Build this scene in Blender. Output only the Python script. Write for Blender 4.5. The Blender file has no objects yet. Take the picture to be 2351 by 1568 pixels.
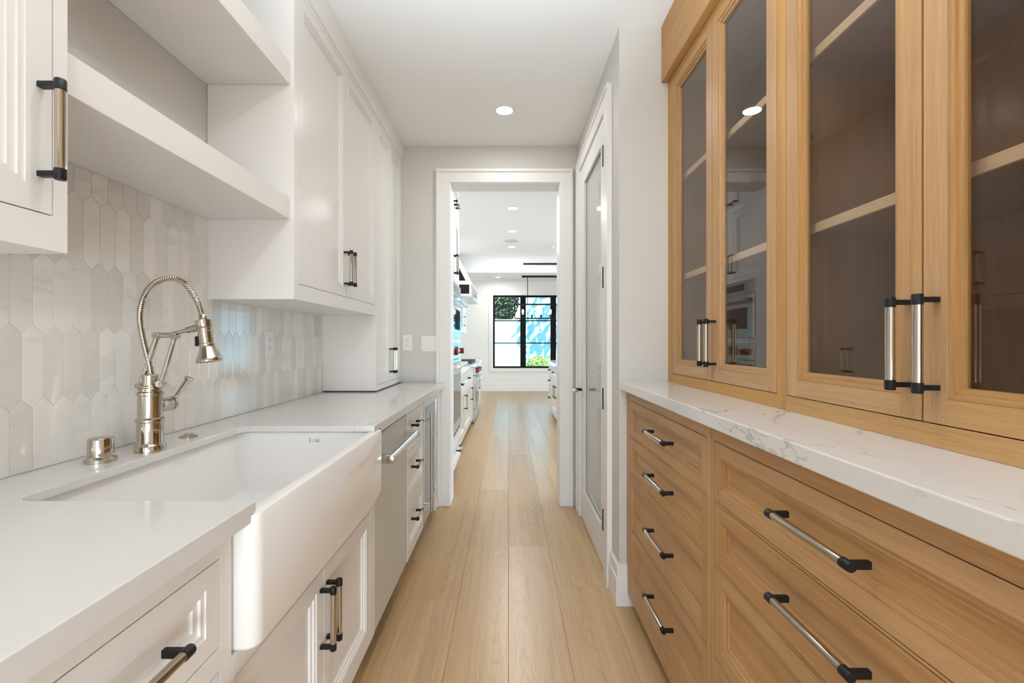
import bpy, bmesh, math, random
from mathutils import Vector, Matrix
random.seed(7)
S = bpy.context.scene
COL = S.collection
PI = math.pi

# ------------------------------------------------------------------ camera, world, light, exposure
H = 1.235          # lens height
F = 1045.0         # focal length in photo pixels (2351 wide)
cam = bpy.data.cameras.new('camera')
cam.sensor_width = 36.0
cam.lens = F * 36.0 / 2351.0
cam.shift_x = 8.0 / 2351.0
cam.shift_y = 1.0 / 2351.0
cam.clip_start = 0.02
co = bpy.data.objects.new('camera', cam)
COL.objects.link(co)
co.location = (0, 0, H)
co.rotation_euler = (PI / 2, 0, 0)
S.camera = co

S.view_settings.view_transform = 'Standard'
S.view_settings.look = 'None'
S.view_settings.gamma = 1.0
S.view_settings.use_curve_mapping = False
S.view_settings.exposure = -0.02
try:
    c = S.cycles
    c.max_bounces = 10
    c.diffuse_bounces = 6
    c.glossy_bounces = 5
    c.transmission_bounces = 6
    c.transparent_max_bounces = 14
    c.sample_clamp_indirect = 6.0
    c.caustics_refractive = False
    c.use_denoising = True
except Exception:
    pass

world = bpy.data.worlds.new('world')
S.world = world
world.use_nodes = True
wn = world.node_tree
wn.nodes.clear()
sky = wn.nodes.new('ShaderNodeTexSky')
sky.sky_type = 'NISHITA'
sky.sun_disc = False
sky.sun_elevation = math.radians(52)
sky.sun_rotation = math.radians(200)
bg = wn.nodes.new('ShaderNodeBackground')
bg.inputs['Strength'].default_value = 0.38
wo = wn.nodes.new('ShaderNodeOutputWorld')
wn.links.new(sky.outputs[0], bg.inputs[0])
wn.links.new(bg.outputs[0], wo.inputs[0])

def lamp(name, kind, loc, rot, power, color, sx=1.0, sy=None, spread=None):
    l = bpy.data.lights.new(name, kind)
    l.energy = power
    l.color = color
    if kind == 'AREA':
        l.shape = 'RECTANGLE' if sy else 'DISK'
        l.size = sx
        if sy:
            l.size_y = sy
        if spread:
            l.spread = spread
    o = bpy.data.objects.new(name, l)
    COL.objects.link(o)
    o.location = loc
    o.rotation_euler = rot
    return o

sun = lamp('sun', 'SUN', (0, 0, 10), (math.radians(40), 0, math.radians(22)), 24.0, (1.0, 0.97, 0.93))
sun.data.angle = math.radians(0.6)
# daylight through the windows: behind the camera, and in the kitchen's side wall
DAY = (0.76, 0.88, 1.0)
lamp('daylight_rear', 'AREA', (0, -2.95, 1.45), (PI / 2, 0, 0), 24, DAY, 2.0, 2.1)
# unseen fill lamp added above the camera, aimed up to brighten the ceiling
lamp('ceiling_fill', 'AREA', (0.05, 0.05, 1.45), (PI - math.radians(20), 0, 0), 50, (0.74, 0.88, 1.0), 0.40, spread=math.radians(92))
# soft fill lamp added low behind the camera to lift the sink side
u_ = lamp('side_fill', 'AREA', (0.45, -1.45, 0.80), (0, 0, 0), 6.0, (0.82, 0.92, 1.0), 0.7, spread=math.radians(75))
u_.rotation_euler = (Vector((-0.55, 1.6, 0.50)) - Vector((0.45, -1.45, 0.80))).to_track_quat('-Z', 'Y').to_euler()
lamp('daylight_kitchen', 'AREA', (6.10, 6.6, 1.45), (0, PI / 2, 0), 240, DAY, 2.2, 3.6)

# ------------------------------------------------------------------ materials
def mat(name):
    m = bpy.data.materials.new(name)
    m.use_nodes = True
    nt = m.node_tree
    b = nt.nodes['Principled BSDF']
    return m, nt, b

def N(nt, t, **kw):
    n = nt.nodes.new(t)
    for k, v in kw.items():
        setattr(n, k, v)
    return n

def plain(name, col, rough=0.4, metal=0.0, bump=0.0, bscale=200, spec=0.5, coat=0.0):
    m, nt, b = mat(name)
    b.inputs['Base Color'].default_value = (*col, 1)
    b.inputs['Roughness'].default_value = rough
    b.inputs['Metallic'].default_value = metal
    b.inputs['Specular IOR Level'].default_value = spec
    b.inputs['Coat Weight'].default_value = coat
    tc = N(nt, 'ShaderNodeTexCoord')
    no = N(nt, 'ShaderNodeTexNoise')
    no.inputs['Scale'].default_value = bscale
    nt.links.new(tc.outputs['Object'], no.inputs['Vector'])
    # tiny tonal unevenness of the paint or metal itself
    mr = N(nt, 'ShaderNodeMapRange')
    mr.inputs['To Min'].default_value = rough * 0.92
    mr.inputs['To Max'].default_value = min(1, rough * 1.08)
    nt.links.new(no.outputs[0], mr.inputs[0])
    nt.links.new(mr.outputs[0], b.inputs['Roughness'])
    if bump:
        bp = N(nt, 'ShaderNodeBump')
        bp.inputs['Strength'].default_value = bump
        bp.inputs['Distance'].default_value = 0.001
        nt.links.new(no.outputs[0], bp.inputs['Height'])
        nt.links.new(bp.outputs[0], b.inputs['Normal'])
    return m

def emit(name, col, strength):
    m, nt, b = mat(name)
    b.inputs['Base Color'].default_value = (*col, 1)
    b.inputs['Emission Color'].default_value = (*col, 1)
    b.inputs['Emission Strength'].default_value = strength
    return m

def wood(name, axis, dark, mid, light, across=90.0, along=2.2, rough=0.42, contrast=1.0, cathedral=0.0, vary=0.0, spec=0.4, knots=0.0):
    """Straight grain along one axis, with wider tone bands and fine pores."""
    m, nt, b = mat(name)
    L = nt.links
    tc = N(nt, 'ShaderNodeTexCoord')
    oi = N(nt, 'ShaderNodeObjectInfo')
    mul = N(nt, 'ShaderNodeVectorMath', operation='SCALE')
    cx = N(nt, 'ShaderNodeCombineXYZ')
    for k in range(3):
        L.new(oi.outputs['Random'], cx.inputs[k])
    L.new(cx.outputs[0], mul.inputs[0])
    mul.inputs['Scale'].default_value = 17.0
    add = N(nt, 'ShaderNodeVectorMath', operation='ADD')
    L.new(tc.outputs['Object'], add.inputs[0])
    L.new(mul.outputs[0], add.inputs[1])
    def sc(a, l):
        mp = N(nt, 'ShaderNodeMapping')
        v = [a, a, a]
        v[axis] = l
        mp.inputs['Scale'].default_value = v
        L.new(add.outputs[0], mp.inputs['Vector'])
        return mp
    fine = N(nt, 'ShaderNodeTexNoise')
    fine.inputs['Scale'].default_value = 1.0
    fine.inputs['Detail'].default_value = 5
    fine.inputs['Roughness'].default_value = 0.65
    L.new(sc(across * 2.4, along * 3.0).outputs[0], fine.inputs['Vector'])
    band = N(nt, 'ShaderNodeTexNoise')
    band.inputs['Scale'].default_value = 1.0
    band.inputs['Detail'].default_value = 4
    band.inputs['Distortion'].default_value = 0.4
    L.new(sc(across * 0.30, along * 0.35).outputs[0], band.inputs['Vector'])
    mix = N(nt, 'ShaderNodeMix', data_type='FLOAT')
    mix.inputs[0].default_value = 0.5
    L.new(fine.outputs[0], mix.inputs[2])
    L.new(band.outputs[0], mix.inputs[3])
    val = mix.outputs[0]
    if cathedral:
        # flat-sawn figure: long nested ovals along the board, centred differently on each board
        mp = N(nt, 'ShaderNodeMapping')
        sc_ = [1.0, 1.0, 1.0]; sc_[axis] = 0.05
        mp.inputs['Scale'].default_value = sc_
        L.new(tc.outputs['Object'], mp.inputs['Vector'])
        sh = N(nt, 'ShaderNodeMapRange')
        sh.inputs['To Min'].default_value = -0.07
        sh.inputs['To Max'].default_value = 0.07
        L.new(oi.outputs['Random'], sh.inputs[0])
        off = N(nt, 'ShaderNodeCombineXYZ')
        L.new(sh.outputs[0], off.inputs[0]); L.new(sh.outputs[0], off.inputs[1])
        ad2 = N(nt, 'ShaderNodeVectorMath', operation='ADD')
        L.new(mp.outputs[0], ad2.inputs[0]); L.new(off.outputs[0], ad2.inputs[1])
        wv = N(nt, 'ShaderNodeTexWave', wave_type='RINGS', rings_direction='SPHERICAL', wave_profile='SAW')
        wv.inputs['Scale'].default_value = 52.0
        wv.inputs['Distortion'].default_value = 9.0
        wv.inputs['Detail'].default_value = 3.0
        wv.inputs['Detail Scale'].default_value = 0.42
        L.new(ad2.outputs[0], wv.inputs['Vector'])
        ln_ = N(nt, 'ShaderNodeMapRange')
        ln_.inputs['From Min'].default_value = 0.55
        ln_.inputs['From Max'].default_value = 1.0
        ln_.inputs['To Min'].default_value = 0.0
        ln_.inputs['To Max'].default_value = cathedral
        L.new(wv.outputs['Fac'], ln_.inputs[0])
        fm = N(nt, 'ShaderNodeMath', operation='MULTIPLY')
        L.new(ln_.outputs[0], fm.inputs[0]); L.new(fine.outputs[0], fm.inputs[1])
        m2 = N(nt, 'ShaderNodeMath', operation='SUBTRACT')
        L.new(val, m2.inputs[0]); L.new(fm.outputs[0], m2.inputs[1])
        val = m2.outputs[0]
    rp = N(nt, 'ShaderNodeValToRGB')
    e = rp.color_ramp.elements
    e[0].position = 0.5 - 0.22 / contrast
    e[0].color = (*dark, 1)
    e[1].position = 0.5 + 0.22 / contrast
    e[1].color = (*light, 1)
    k = e.new(0.5)
    k.color = (*mid, 1)
    L.new(val, rp.inputs[0])
    col = rp.outputs[0]
    if vary:
        hs = N(nt, 'ShaderNodeHueSaturation')
        mr = N(nt, 'ShaderNodeMapRange')
        mr.inputs['To Min'].default_value = 1 - vary
        mr.inputs['To Max'].default_value = 1 + vary
        L.new(oi.outputs['Random'], mr.inputs[0])
        L.new(mr.outputs[0], hs.inputs['Value'])
        mr2 = N(nt, 'ShaderNodeMapRange')
        mr2.inputs['To Min'].default_value = 1 + vary * 1.4
        mr2.inputs['To Max'].default_value = 1 - vary * 1.4
        L.new(oi.outputs['Random'], mr2.inputs[0])
        L.new(mr2.outputs[0], hs.inputs['Saturation'])
        L.new(col, hs.inputs['Color'])
        col = hs.outputs[0]
    if knots:
        vo = N(nt, 'ShaderNodeTexVoronoi')
        vo.inputs['Scale'].default_value = 1.0
        L.new(sc(3.2, 1.9).outputs[0], vo.inputs['Vector'])
        kr = N(nt, 'ShaderNodeMapRange')
        kr.inputs['From Min'].default_value = 0.02
        kr.inputs['From Max'].default_value = 0.10
        kr.inputs['To Min'].default_value = knots
        kr.inputs['To Max'].default_value = 0.0
        L.new(vo.outputs['Distance'], kr.inputs[0])
        km = N(nt, 'ShaderNodeMix', data_type='RGBA')
        L.new(kr.outputs[0], km.inputs[0])
        L.new(col, km.inputs[6])
        km.inputs[7].default_value = (dark[0] * 0.45, dark[1] * 0.4, dark[2] * 0.4, 1)
        col = km.outputs[2]
    L.new(col, b.inputs['Base Color'])
    b.inputs['Roughness'].default_value = rough
    b.inputs['Specular IOR Level'].default_value = spec
    bp = N(nt, 'ShaderNodeBump')
    bp.inputs['Strength'].default_value = 0.12
    bp.inputs['Distance'].default_value = 0.001
    L.new(fine.outputs[0], bp.inputs['Height'])
    L.new(bp.outputs[0], b.inputs['Normal'])
    return m

def stone(name, base, vein, vscale, amount, rough, vary=None, width=0.035, mask=(0.48, 0.64)):
    """Pale stone with thin wandering veins; vary = darker tone picked per piece."""
    m, nt, b = mat(name)
    L = nt.links
    tc = N(nt, 'ShaderNodeTexCoord')
    oi = N(nt, 'ShaderNodeObjectInfo')
    cx = N(nt, 'ShaderNodeCombineXYZ')
    for k in range(3):
        L.new(oi.outputs['Random'], cx.inputs[k])
    mul = N(nt, 'ShaderNodeVectorMath', operation='SCALE')
    L.new(cx.outputs[0], mul.inputs[0])
    mul.inputs['Scale'].default_value = 23.0
    add = N(nt, 'ShaderNodeVectorMath', operation='ADD')
    L.new(tc.outputs['Object'], add.inputs[0])
    L.new(mul.outputs[0], add.inputs[1])
    mp = N(nt, 'ShaderNodeMapping')
    mp.inputs['Rotation'].default_value = (0.5, 0.35, 0.6)
    mp.inputs['Scale'].default_value = (1.0, 0.42, 1.0)
    L.new(add.outputs[0], mp.inputs['Vector'])
    n1 = N(nt, 'ShaderNodeTexNoise')
    n1.inputs['Scale'].default_value = vscale
    n1.inputs['Detail'].default_value = 7
    n1.inputs['Roughness'].default_value = 0.55
    n1.inputs['Distortion'].default_value = 0.9
    L.new(mp.outputs[0], n1.inputs['Vector'])
    s = N(nt, 'ShaderNodeMath', operation='SUBTRACT')
    L.new(n1.outputs[0], s.inputs[0])
    s.inputs[1].default_value = 0.5
    a = N(nt, 'ShaderNodeMath', operation='ABSOLUTE')
    L.new(s.outputs[0], a.inputs[0])
    mr = N(nt, 'ShaderNodeMapRange')
    mr.inputs['From Min'].default_value = 0.0
    mr.inputs['From Max'].default_value = width
    mr.inputs['To Min'].default_value = amount
    mr.inputs['To Max'].default_value = 0.0
    L.new(a.outputs[0], mr.inputs[0])
    n2 = N(nt, 'ShaderNodeTexNoise')
    n2.inputs['Scale'].default_value = vscale * 0.9
    L.new(add.outputs[0], n2.inputs['Vector'])
    msk = N(nt, 'ShaderNodeMapRange')
    msk.inputs['From Min'].default_value = mask[0]
    msk.inputs['From Max'].default_value = mask[1]
    L.new(n2.outputs[0], msk.inputs[0])
    mm = N(nt, 'ShaderNodeMath', operation='MULTIPLY')
    L.new(mr.outputs[0], mm.inputs[0])
    L.new(msk.outputs[0], mm.inputs[1])
    mx = N(nt, 'ShaderNodeMix', data_type='RGBA')
    L.new(mm.outputs[0], mx.inputs[0])
    mx.inputs[6].default_value = (*base, 1)
    mx.inputs[7].default_value = (*vein, 1)
    if vary:
        vm = N(nt, 'ShaderNodeMix', data_type='RGBA')
        vr = N(nt, 'ShaderNodeMapRange')
        vr.inputs['From Min'].default_value = 0.35
        vr.inputs['From Max'].default_value = 1.0
        L.new(oi.outputs['Random'], vr.inputs[0])
        L.new(vr.outputs[0], vm.inputs[0])
        vm.inputs[6].default_value = (*base, 1)
        vm.inputs[7].default_value = (*vary, 1)
        L.new(vm.outputs[2], mx.inputs[6])
    L.new(mx.outputs[2], b.inputs['Base Color'])
    b.inputs['Roughness'].default_value = rough
    return m

def thin_glass(name, tint, ior=1.38):
    m = bpy.data.materials.new(name)
    m.use_nodes = True
    nt = m.node_tree
    nt.nodes.clear()
    out = N(nt, 'ShaderNodeOutputMaterial')
    tr = N(nt, 'ShaderNodeBsdfTransparent')
    tr.inputs[0].default_value = (*tint, 1)
    gl = N(nt, 'ShaderNodeBsdfGlossy')
    gl.inputs['Roughness'].default_value = 0.0
    gl.inputs[0].default_value = (1, 1, 1, 1)
    fr = N(nt, 'ShaderNodeFresnel')
    ge = N(nt, 'ShaderNodeNewGeometry')
    im = N(nt, 'ShaderNodeMix', data_type='FLOAT')     # same reflectance on both faces of the thin pane
    im.inputs[2].default_value = ior
    im.inputs[3].default_value = 1.0 / ior
    nt.links.new(ge.outputs['Backfacing'], im.inputs[0])
    nt.links.new(im.outputs[0], fr.inputs[0])
    mx = N(nt, 'ShaderNodeMixShader')
    nt.links.new(fr.outputs[0], mx.inputs[0])
    nt.links.new(tr.outputs[0], mx.inputs[1])
    nt.links.new(gl.outputs[0], mx.inputs[2])
    nt.links.new(mx.outputs[0], out.inputs[0])
    return m

def leafy(name, a, bcol):
    m, nt, b = mat(name)
    tc = N(nt, 'ShaderNodeTexCoord')
    no = N(nt, 'ShaderNodeTexNoise')
    no.inputs['Scale'].default_value = 9.0
    rp = N(nt, 'ShaderNodeValToRGB')
    rp.color_ramp.elements[0].position = 0.35
    rp.color_ramp.elements[0].color = (*a, 1)
    rp.color_ramp.elements[1].position = 0.65
    rp.color_ramp.elements[1].color = (*bcol, 1)
    nt.links.new(tc.outputs['Object'], no.inputs['Vector'])
    nt.links.new(no.outputs[0], rp.inputs[0])
    nt.links.new(rp.outputs[0], b.inputs['Base Color'])
    b.inputs['Roughness'].default_value = 0.5
    return m

M = {}
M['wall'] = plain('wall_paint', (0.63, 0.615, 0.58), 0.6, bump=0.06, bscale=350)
M['ceil'] = plain('ceiling_paint', (0.90, 0.915, 0.92), 0.7, bump=0.05, bscale=350)
M['trim'] = plain('trim_paint', (0.83, 0.825, 0.81), 0.42)
M['white'] = plain('cabinet_paint', (0.84, 0.82, 0.795), 0.24)
M['white_in'] = plain('cabinet_inside', (0.70, 0.68, 0.64), 0.5)
M['kwhite'] = plain('kitchen_cabinet_paint', (0.82, 0.82, 0.80), 0.34)
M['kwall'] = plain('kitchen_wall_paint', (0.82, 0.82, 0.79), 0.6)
M['quartz'] = stone('quartz_top', (0.72, 0.71, 0.69), (0.36, 0.32, 0.27), 2.4, 0.70, 0.12, width=0.007, mask=(0.40, 0.52))
M['quartz_soft'] = stone('quartz_top_faint', (0.72, 0.71, 0.69), (0.52, 0.48, 0.43), 2.2, 0.40, 0.12, width=0.009)
M['marble'] = stone('marble_tile', (0.86, 0.84, 0.80), (0.55, 0.52, 0.48), 5.5, 0.30, 0.10, vary=(0.70, 0.675, 0.625), width=0.05)
M['grout'] = plain('grout', (0.86, 0.85, 0.81), 0.8)
M['ceramic'] = plain('fireclay', (0.90, 0.89, 0.87), 0.07, coat=0.3)
M['ink'] = plain('grey_print', (0.42, 0.40, 0.36), 0.5)
M['nickel'] = plain('polished_nickel', (0.53, 0.48, 0.41), 0.06, metal=1.0)
M['chrome'] = plain('chrome', (0.80, 0.80, 0.80), 0.06, metal=1.0)
M['steel'] = plain('brushed_steel', (0.60, 0.60, 0.57), 0.23, metal=1.0, bscale=60)
M['steel_dw'] = plain('satin_steel_panel', (0.66, 0.66, 0.62), 0.45, metal=0.35, bscale=60)
M['black'] = plain('black_metal', (0.008, 0.008, 0.008), 0.42, spec=0.25)
M['frame_black'] = plain('black_window_frame', (0.006, 0.005, 0.0045), 0.45, spec=0.15)
M['rubber'] = plain('dark_gap', (0.03, 0.03, 0.03), 0.7)
M['panel_black'] = plain('black_hood_panel', (0.010, 0.0105, 0.012), 0.6, spec=0.2)
M['iron'] = plain('cast_iron', (0.06, 0.06, 0.06), 0.55)
M['red'] = plain('dark_red_knob', (0.22, 0.012, 0.02), 0.25)
M['oven_glass'] = plain('dark_oven_glass', (0.03, 0.045, 0.05), 0.03, spec=0.8)
M['display'] = plain('oven_display', (0.05, 0.07, 0.09), 0.05)
M['plastic'] = plain('white_plastic', (0.85, 0.83, 0.81), 0.34)
M['slot'] = plain('dark_slot', (0.05, 0.045, 0.04), 0.6)
M['grille'] = plain('speaker_grille', (0.62, 0.66, 0.65), 0.7)
M['frosted'] = plain('frosted_glass', (0.47, 0.475, 0.445), 0.04, spec=0.5)
M['fridge_glass'] = plain('tinted_fridge_glass', (0.20, 0.20, 0.20), 0.04, spec=0.7)
OD, OM, OL = (0.31, 0.165, 0.066), (0.43, 0.243, 0.104), (0.52, 0.315, 0.147)
M['oak_v'] = wood('oak_vertical', 2, OD, OM, OL, 95, 2.2, 0.42, 1.15, vary=0.04)
M['oak_h'] = wood('oak_along', 1, OD, OM, OL, 95, 2.2, 0.42, 1.15, vary=0.04)
M['oak_fv'] = wood('oak_frame_vertical', 2, (0.33, 0.17, 0.055), (0.45, 0.245, 0.085), (0.52, 0.30, 0.115), 95, 2.2, 0.48, 1.3, vary=0.03, spec=0.25)
M['oak_fh'] = wood('oak_frame_along', 1, (0.33, 0.17, 0.055), (0.45, 0.245, 0.085), (0.52, 0.30, 0.115), 95, 2.2, 0.48, 1.3, vary=0.03, spec=0.25)
M['oak_shaded'] = wood('oak_inside_shaded', 2, (0.22, 0.10, 0.030), (0.28, 0.135, 0.044), (0.33, 0.17, 0.06), 60, 2.0, 0.5, 0.8)  # darker copy of the oak: shade of the unlit inside is in the colour
M['oak_lit_edge'] = wood('oak_shelf_edge_lit', 1, (0.50, 0.33, 0.18), (0.60, 0.42, 0.25), (0.66, 0.48, 0.31), 95, 2.0, 0.45, 0.8)  # lighter copy of the oak: room light on the shelf fronts is in the colour
M['floor'] = wood('oak_floor', 1, (0.37, 0.235, 0.112), (0.475, 0.312, 0.158), (0.53, 0.365, 0.20), 60, 1.5, 0.30, 1.3, cathedral=0.20, vary=0.07, spec=0.5, knots=0.5)
M['subfloor'] = plain('subfloor', (0.20, 0.13, 0.07), 0.8)
M['glass'] = thin_glass('cabinet_glass', (0.93, 0.925, 0.91))
M['wglass'] = thin_glass('window_glass', (0.96, 0.98, 0.98))
M['bulb'] = emit('bulb', (1.0, 0.66, 0.34), 3.5)
M['lens'] = emit('lamp_lens', (1.0, 0.95, 0.88), 9.0)
M['stucco'] = plain('garden_wall_render', (0.24, 0.58, 0.78), 0.9, bump=0.2, bscale=60)  # white render tinted blue to stand for its sky-lit shade
M['leaf'] = leafy('hedge_leaf', (0.006, 0.026, 0.014), (0.028, 0.075, 0.025))
M['leaf2'] = leafy('bush_leaf', (0.10, 0.26, 0.05), (0.36, 0.50, 0.12))
M['bark'] = plain('bark', (0.14, 0.10, 0.07), 0.9)
M['soil'] = plain('garden_ground', (0.45, 0.43, 0.38), 0.95)

# ------------------------------------------------------------------ mesh builder
class MB:
    def __init__(s):
        s.v, s.f, s.m, s.sm = [], [], [], []
    def face(s, idx, m=0, smooth=False):
        s.f.append(idx); s.m.append(m); s.sm.append(smooth)
    def quad(s, pts, m=0):
        b = len(s.v); s.v += [tuple(p) for p in pts]
        s.face(list(range(b, b + len(pts))), m)
        return s
    def box(s, x0, x1, y0, y1, z0, z1, m=0):
        x0, x1 = min(x0, x1), max(x0, x1)
        y0, y1 = min(y0, y1), max(y0, y1)
        z0, z1 = min(z0, z1), max(z0, z1)
        b = len(s.v)
        s.v += [(x0, y0, z0), (x1, y0, z0), (x1, y1, z0), (x0, y1, z0), (x0, y0, z1), (x1, y0, z1), (x1, y1, z1), (x0, y1, z1)]
        for q in ((0, 3, 2, 1), (4, 5, 6, 7), (0, 1, 5, 4), (1, 2, 6, 5), (2, 3, 7, 6), (3, 0, 4, 7)):
            s.face([b + i for i in q], m)
        return s
    def loops(s, loops, m=0, cap0=True, cap1=True, smooth=True, closed=True):
        n = len(loops[0]); b = len(s.v)
        for l in loops:
            s.v += [tuple(p) for p in l]
        for k in range(len(loops) - 1):
            for i in range(n if closed else n - 1):
                j = (i + 1) % n
                s.face([b + k * n + i, b + k * n + j, b + (k + 1) * n + j, b + (k + 1) * n + i], m, smooth)
        if cap0:
            s.face([b + i for i in reversed(range(n))], m)
        if cap1:
            s.face([b + (len(loops) - 1) * n + i for i in range(n)], m)
        return s
    def prof(s, p0, d, prof, n=20, m=0, cap0=True, cap1=True):
        """lathe a list of (radius, distance) around the line p0 + t*d"""
        d = Vector(d).normalized(); p0 = Vector(p0)
        a = Vector((1, 0, 0)) if abs(d.x) < 0.9 else Vector((0, 1, 0))
        u = d.cross(a).normalized(); w = d.cross(u)
        ls = []
        for r, t in prof:
            ls.append([p0 + d * t + (u * math.cos(2 * PI * i / n) + w * math.sin(2 * PI * i / n)) * r for i in range(n)])
        return s.loops(ls, m, cap0, cap1)
    def cyl(s, p0, p1, r, n=14, m=0, r1=None):
        p0, p1 = Vector(p0), Vector(p1)
        L = (p1 - p0).length
        return s.prof(p0, p1 - p0, [(r, 0), (r if r1 is None else r1, L)], n, m)
    def tube(s, pts, r, n=10, m=0):
        pts = [Vector(p) for p in pts]
        rs = r if isinstance(r, (list, tuple)) else [r] * len(pts)
        ls = []
        u = None
        for i, p in enumerate(pts):
            d = (pts[min(i + 1, len(pts) - 1)] - pts[max(i - 1, 0)]).normalized()
            if u is None:
                a = Vector((0, 1, 0)) if abs(d.y) < 0.9 else Vector((1, 0, 0))
                u = d.cross(a).normalized()
            else:
                u = (u - d * u.dot(d)).normalized()
            w = d.cross(u)
            ls.append([p + (u * math.cos(2 * PI * k / n) + w * math.sin(2 * PI * k / n)) * rs[i] for k in range(n)])
        return s.loops(ls, m)
    def mesh(s, name, mats, off=(0, 0, 0)):
        me = bpy.data.meshes.new(name)
        ox, oy, oz = off
        me.from_pydata([(x - ox, y - oy, z - oz) for x, y, z in s.v], [], s.f)
        for k in mats:
            me.materials.append(M[k] if isinstance(k, str) else k)
        me.polygons.foreach_set('material_index', s.m)
        me.polygons.foreach_set('use_smooth', s.sm)
        bm = bmesh.new(); bm.from_mesh(me)
        bmesh.ops.remove_doubles(bm, verts=bm.verts, dist=1e-6) if False else None
        bmesh.ops.recalc_face_normals(bm, faces=bm.faces)
        bm.to_mesh(me); bm.free()
        if any(s.sm):
            me.set_sharp_from_angle(angle=math.radians(38))
        me.update()
        return me

def wloc(o):
    p = Vector((0, 0, 0))
    while o is not None:
        p = p + o.location
        o = o.parent
    return p

def obj(name, mb, mats, parent=None, bevel=None, origin=None, seg=2):
    if isinstance(mats, str):
        mats = [mats]
    base = wloc(parent) if parent else Vector(origin or (0, 0, 0))
    me = mb.mesh(name, mats, base)
    o = bpy.data.objects.new(name, me)
    COL.objects.link(o)
    if parent:
        o.parent = parent
    elif origin:
        o.location = origin
    if bevel:
        b = o.modifiers.new('bevel', 'BEVEL')
        b.width = bevel; b.segments = seg; b.limit_method = 'ANGLE'; b.angle_limit = math.radians(40)
        b.harden_normals = False
    return o

def tag(o, label=None, cat=None, group=None, kind=None):
    if label: o['label'] = label
    if cat: o['category'] = cat
    if group: o['group'] = group
    if kind: o['kind'] = kind
    return o

def thing(name, loc, label, cat, group=None):
    o = bpy.data.objects.new(name, None)
    o.empty_display_size = 0.05
    COL.objects.link(o)
    o.location = loc
    return tag(o, label, cat, group)

def struct(name, mb, mats, label=None, bevel=None, origin=None):
    return tag(obj(name, mb, mats, None, bevel, origin), label, None, None, 'structure')

# ------------------------------------------------------------------ pulls, fronts, cabinets
_pulls = {}
def pull_mesh(cc, r=0.0085, proj=0.035):
    """bar pull along local Z, standing off along local +X: nickel bar, black caps, black posts"""
    k = (round(cc, 4), r, proj)
    if k not in _pulls:
        b = MB(); h = cc / 2
        b.cyl((proj, 0, -h + 0.008), (proj, 0, h - 0.008), r * 0.93, 14, 0)
        for sg in (-1, 1):
            b.prof((proj, 0, sg * (h - 0.009)), (0, 0, sg), [(r * 1.04, 0), (r * 1.04, 0.017), (r * 0.92, 0.019)], 14, 1)
            b.box(0, proj, -0.006, 0.006, sg * h - 0.0045, sg * h + 0.0045, 1)
        _pulls[k] = b.mesh('pull', ['nickel', 'black'])
    return _pulls[k]

def pull(parent, X, s, y, z, vertical, cc=0.154):
    o = bpy.data.objects.new('handle', pull_mesh(cc))
    COL.objects.link(o)
    o.parent = parent
    o.location = Vector((X, y, z)) - wloc(parent)
    o.rotation_euler = (0 if vertical else PI / 2, 0, 0 if s > 0 else PI)
    return o

STEPS = ((0.0, 0.003), (0.0095, 0.003), (0.0095, 0.0084), (0.021, 0.0084), (0.021, 0.0136))

def rect(X, s, u0, u1, v0, v1, d):
    x = X - s * d
    return [(x, u0, v0), (x, u1, v0), (x, u1, v1), (x, u0, v1)]

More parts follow.
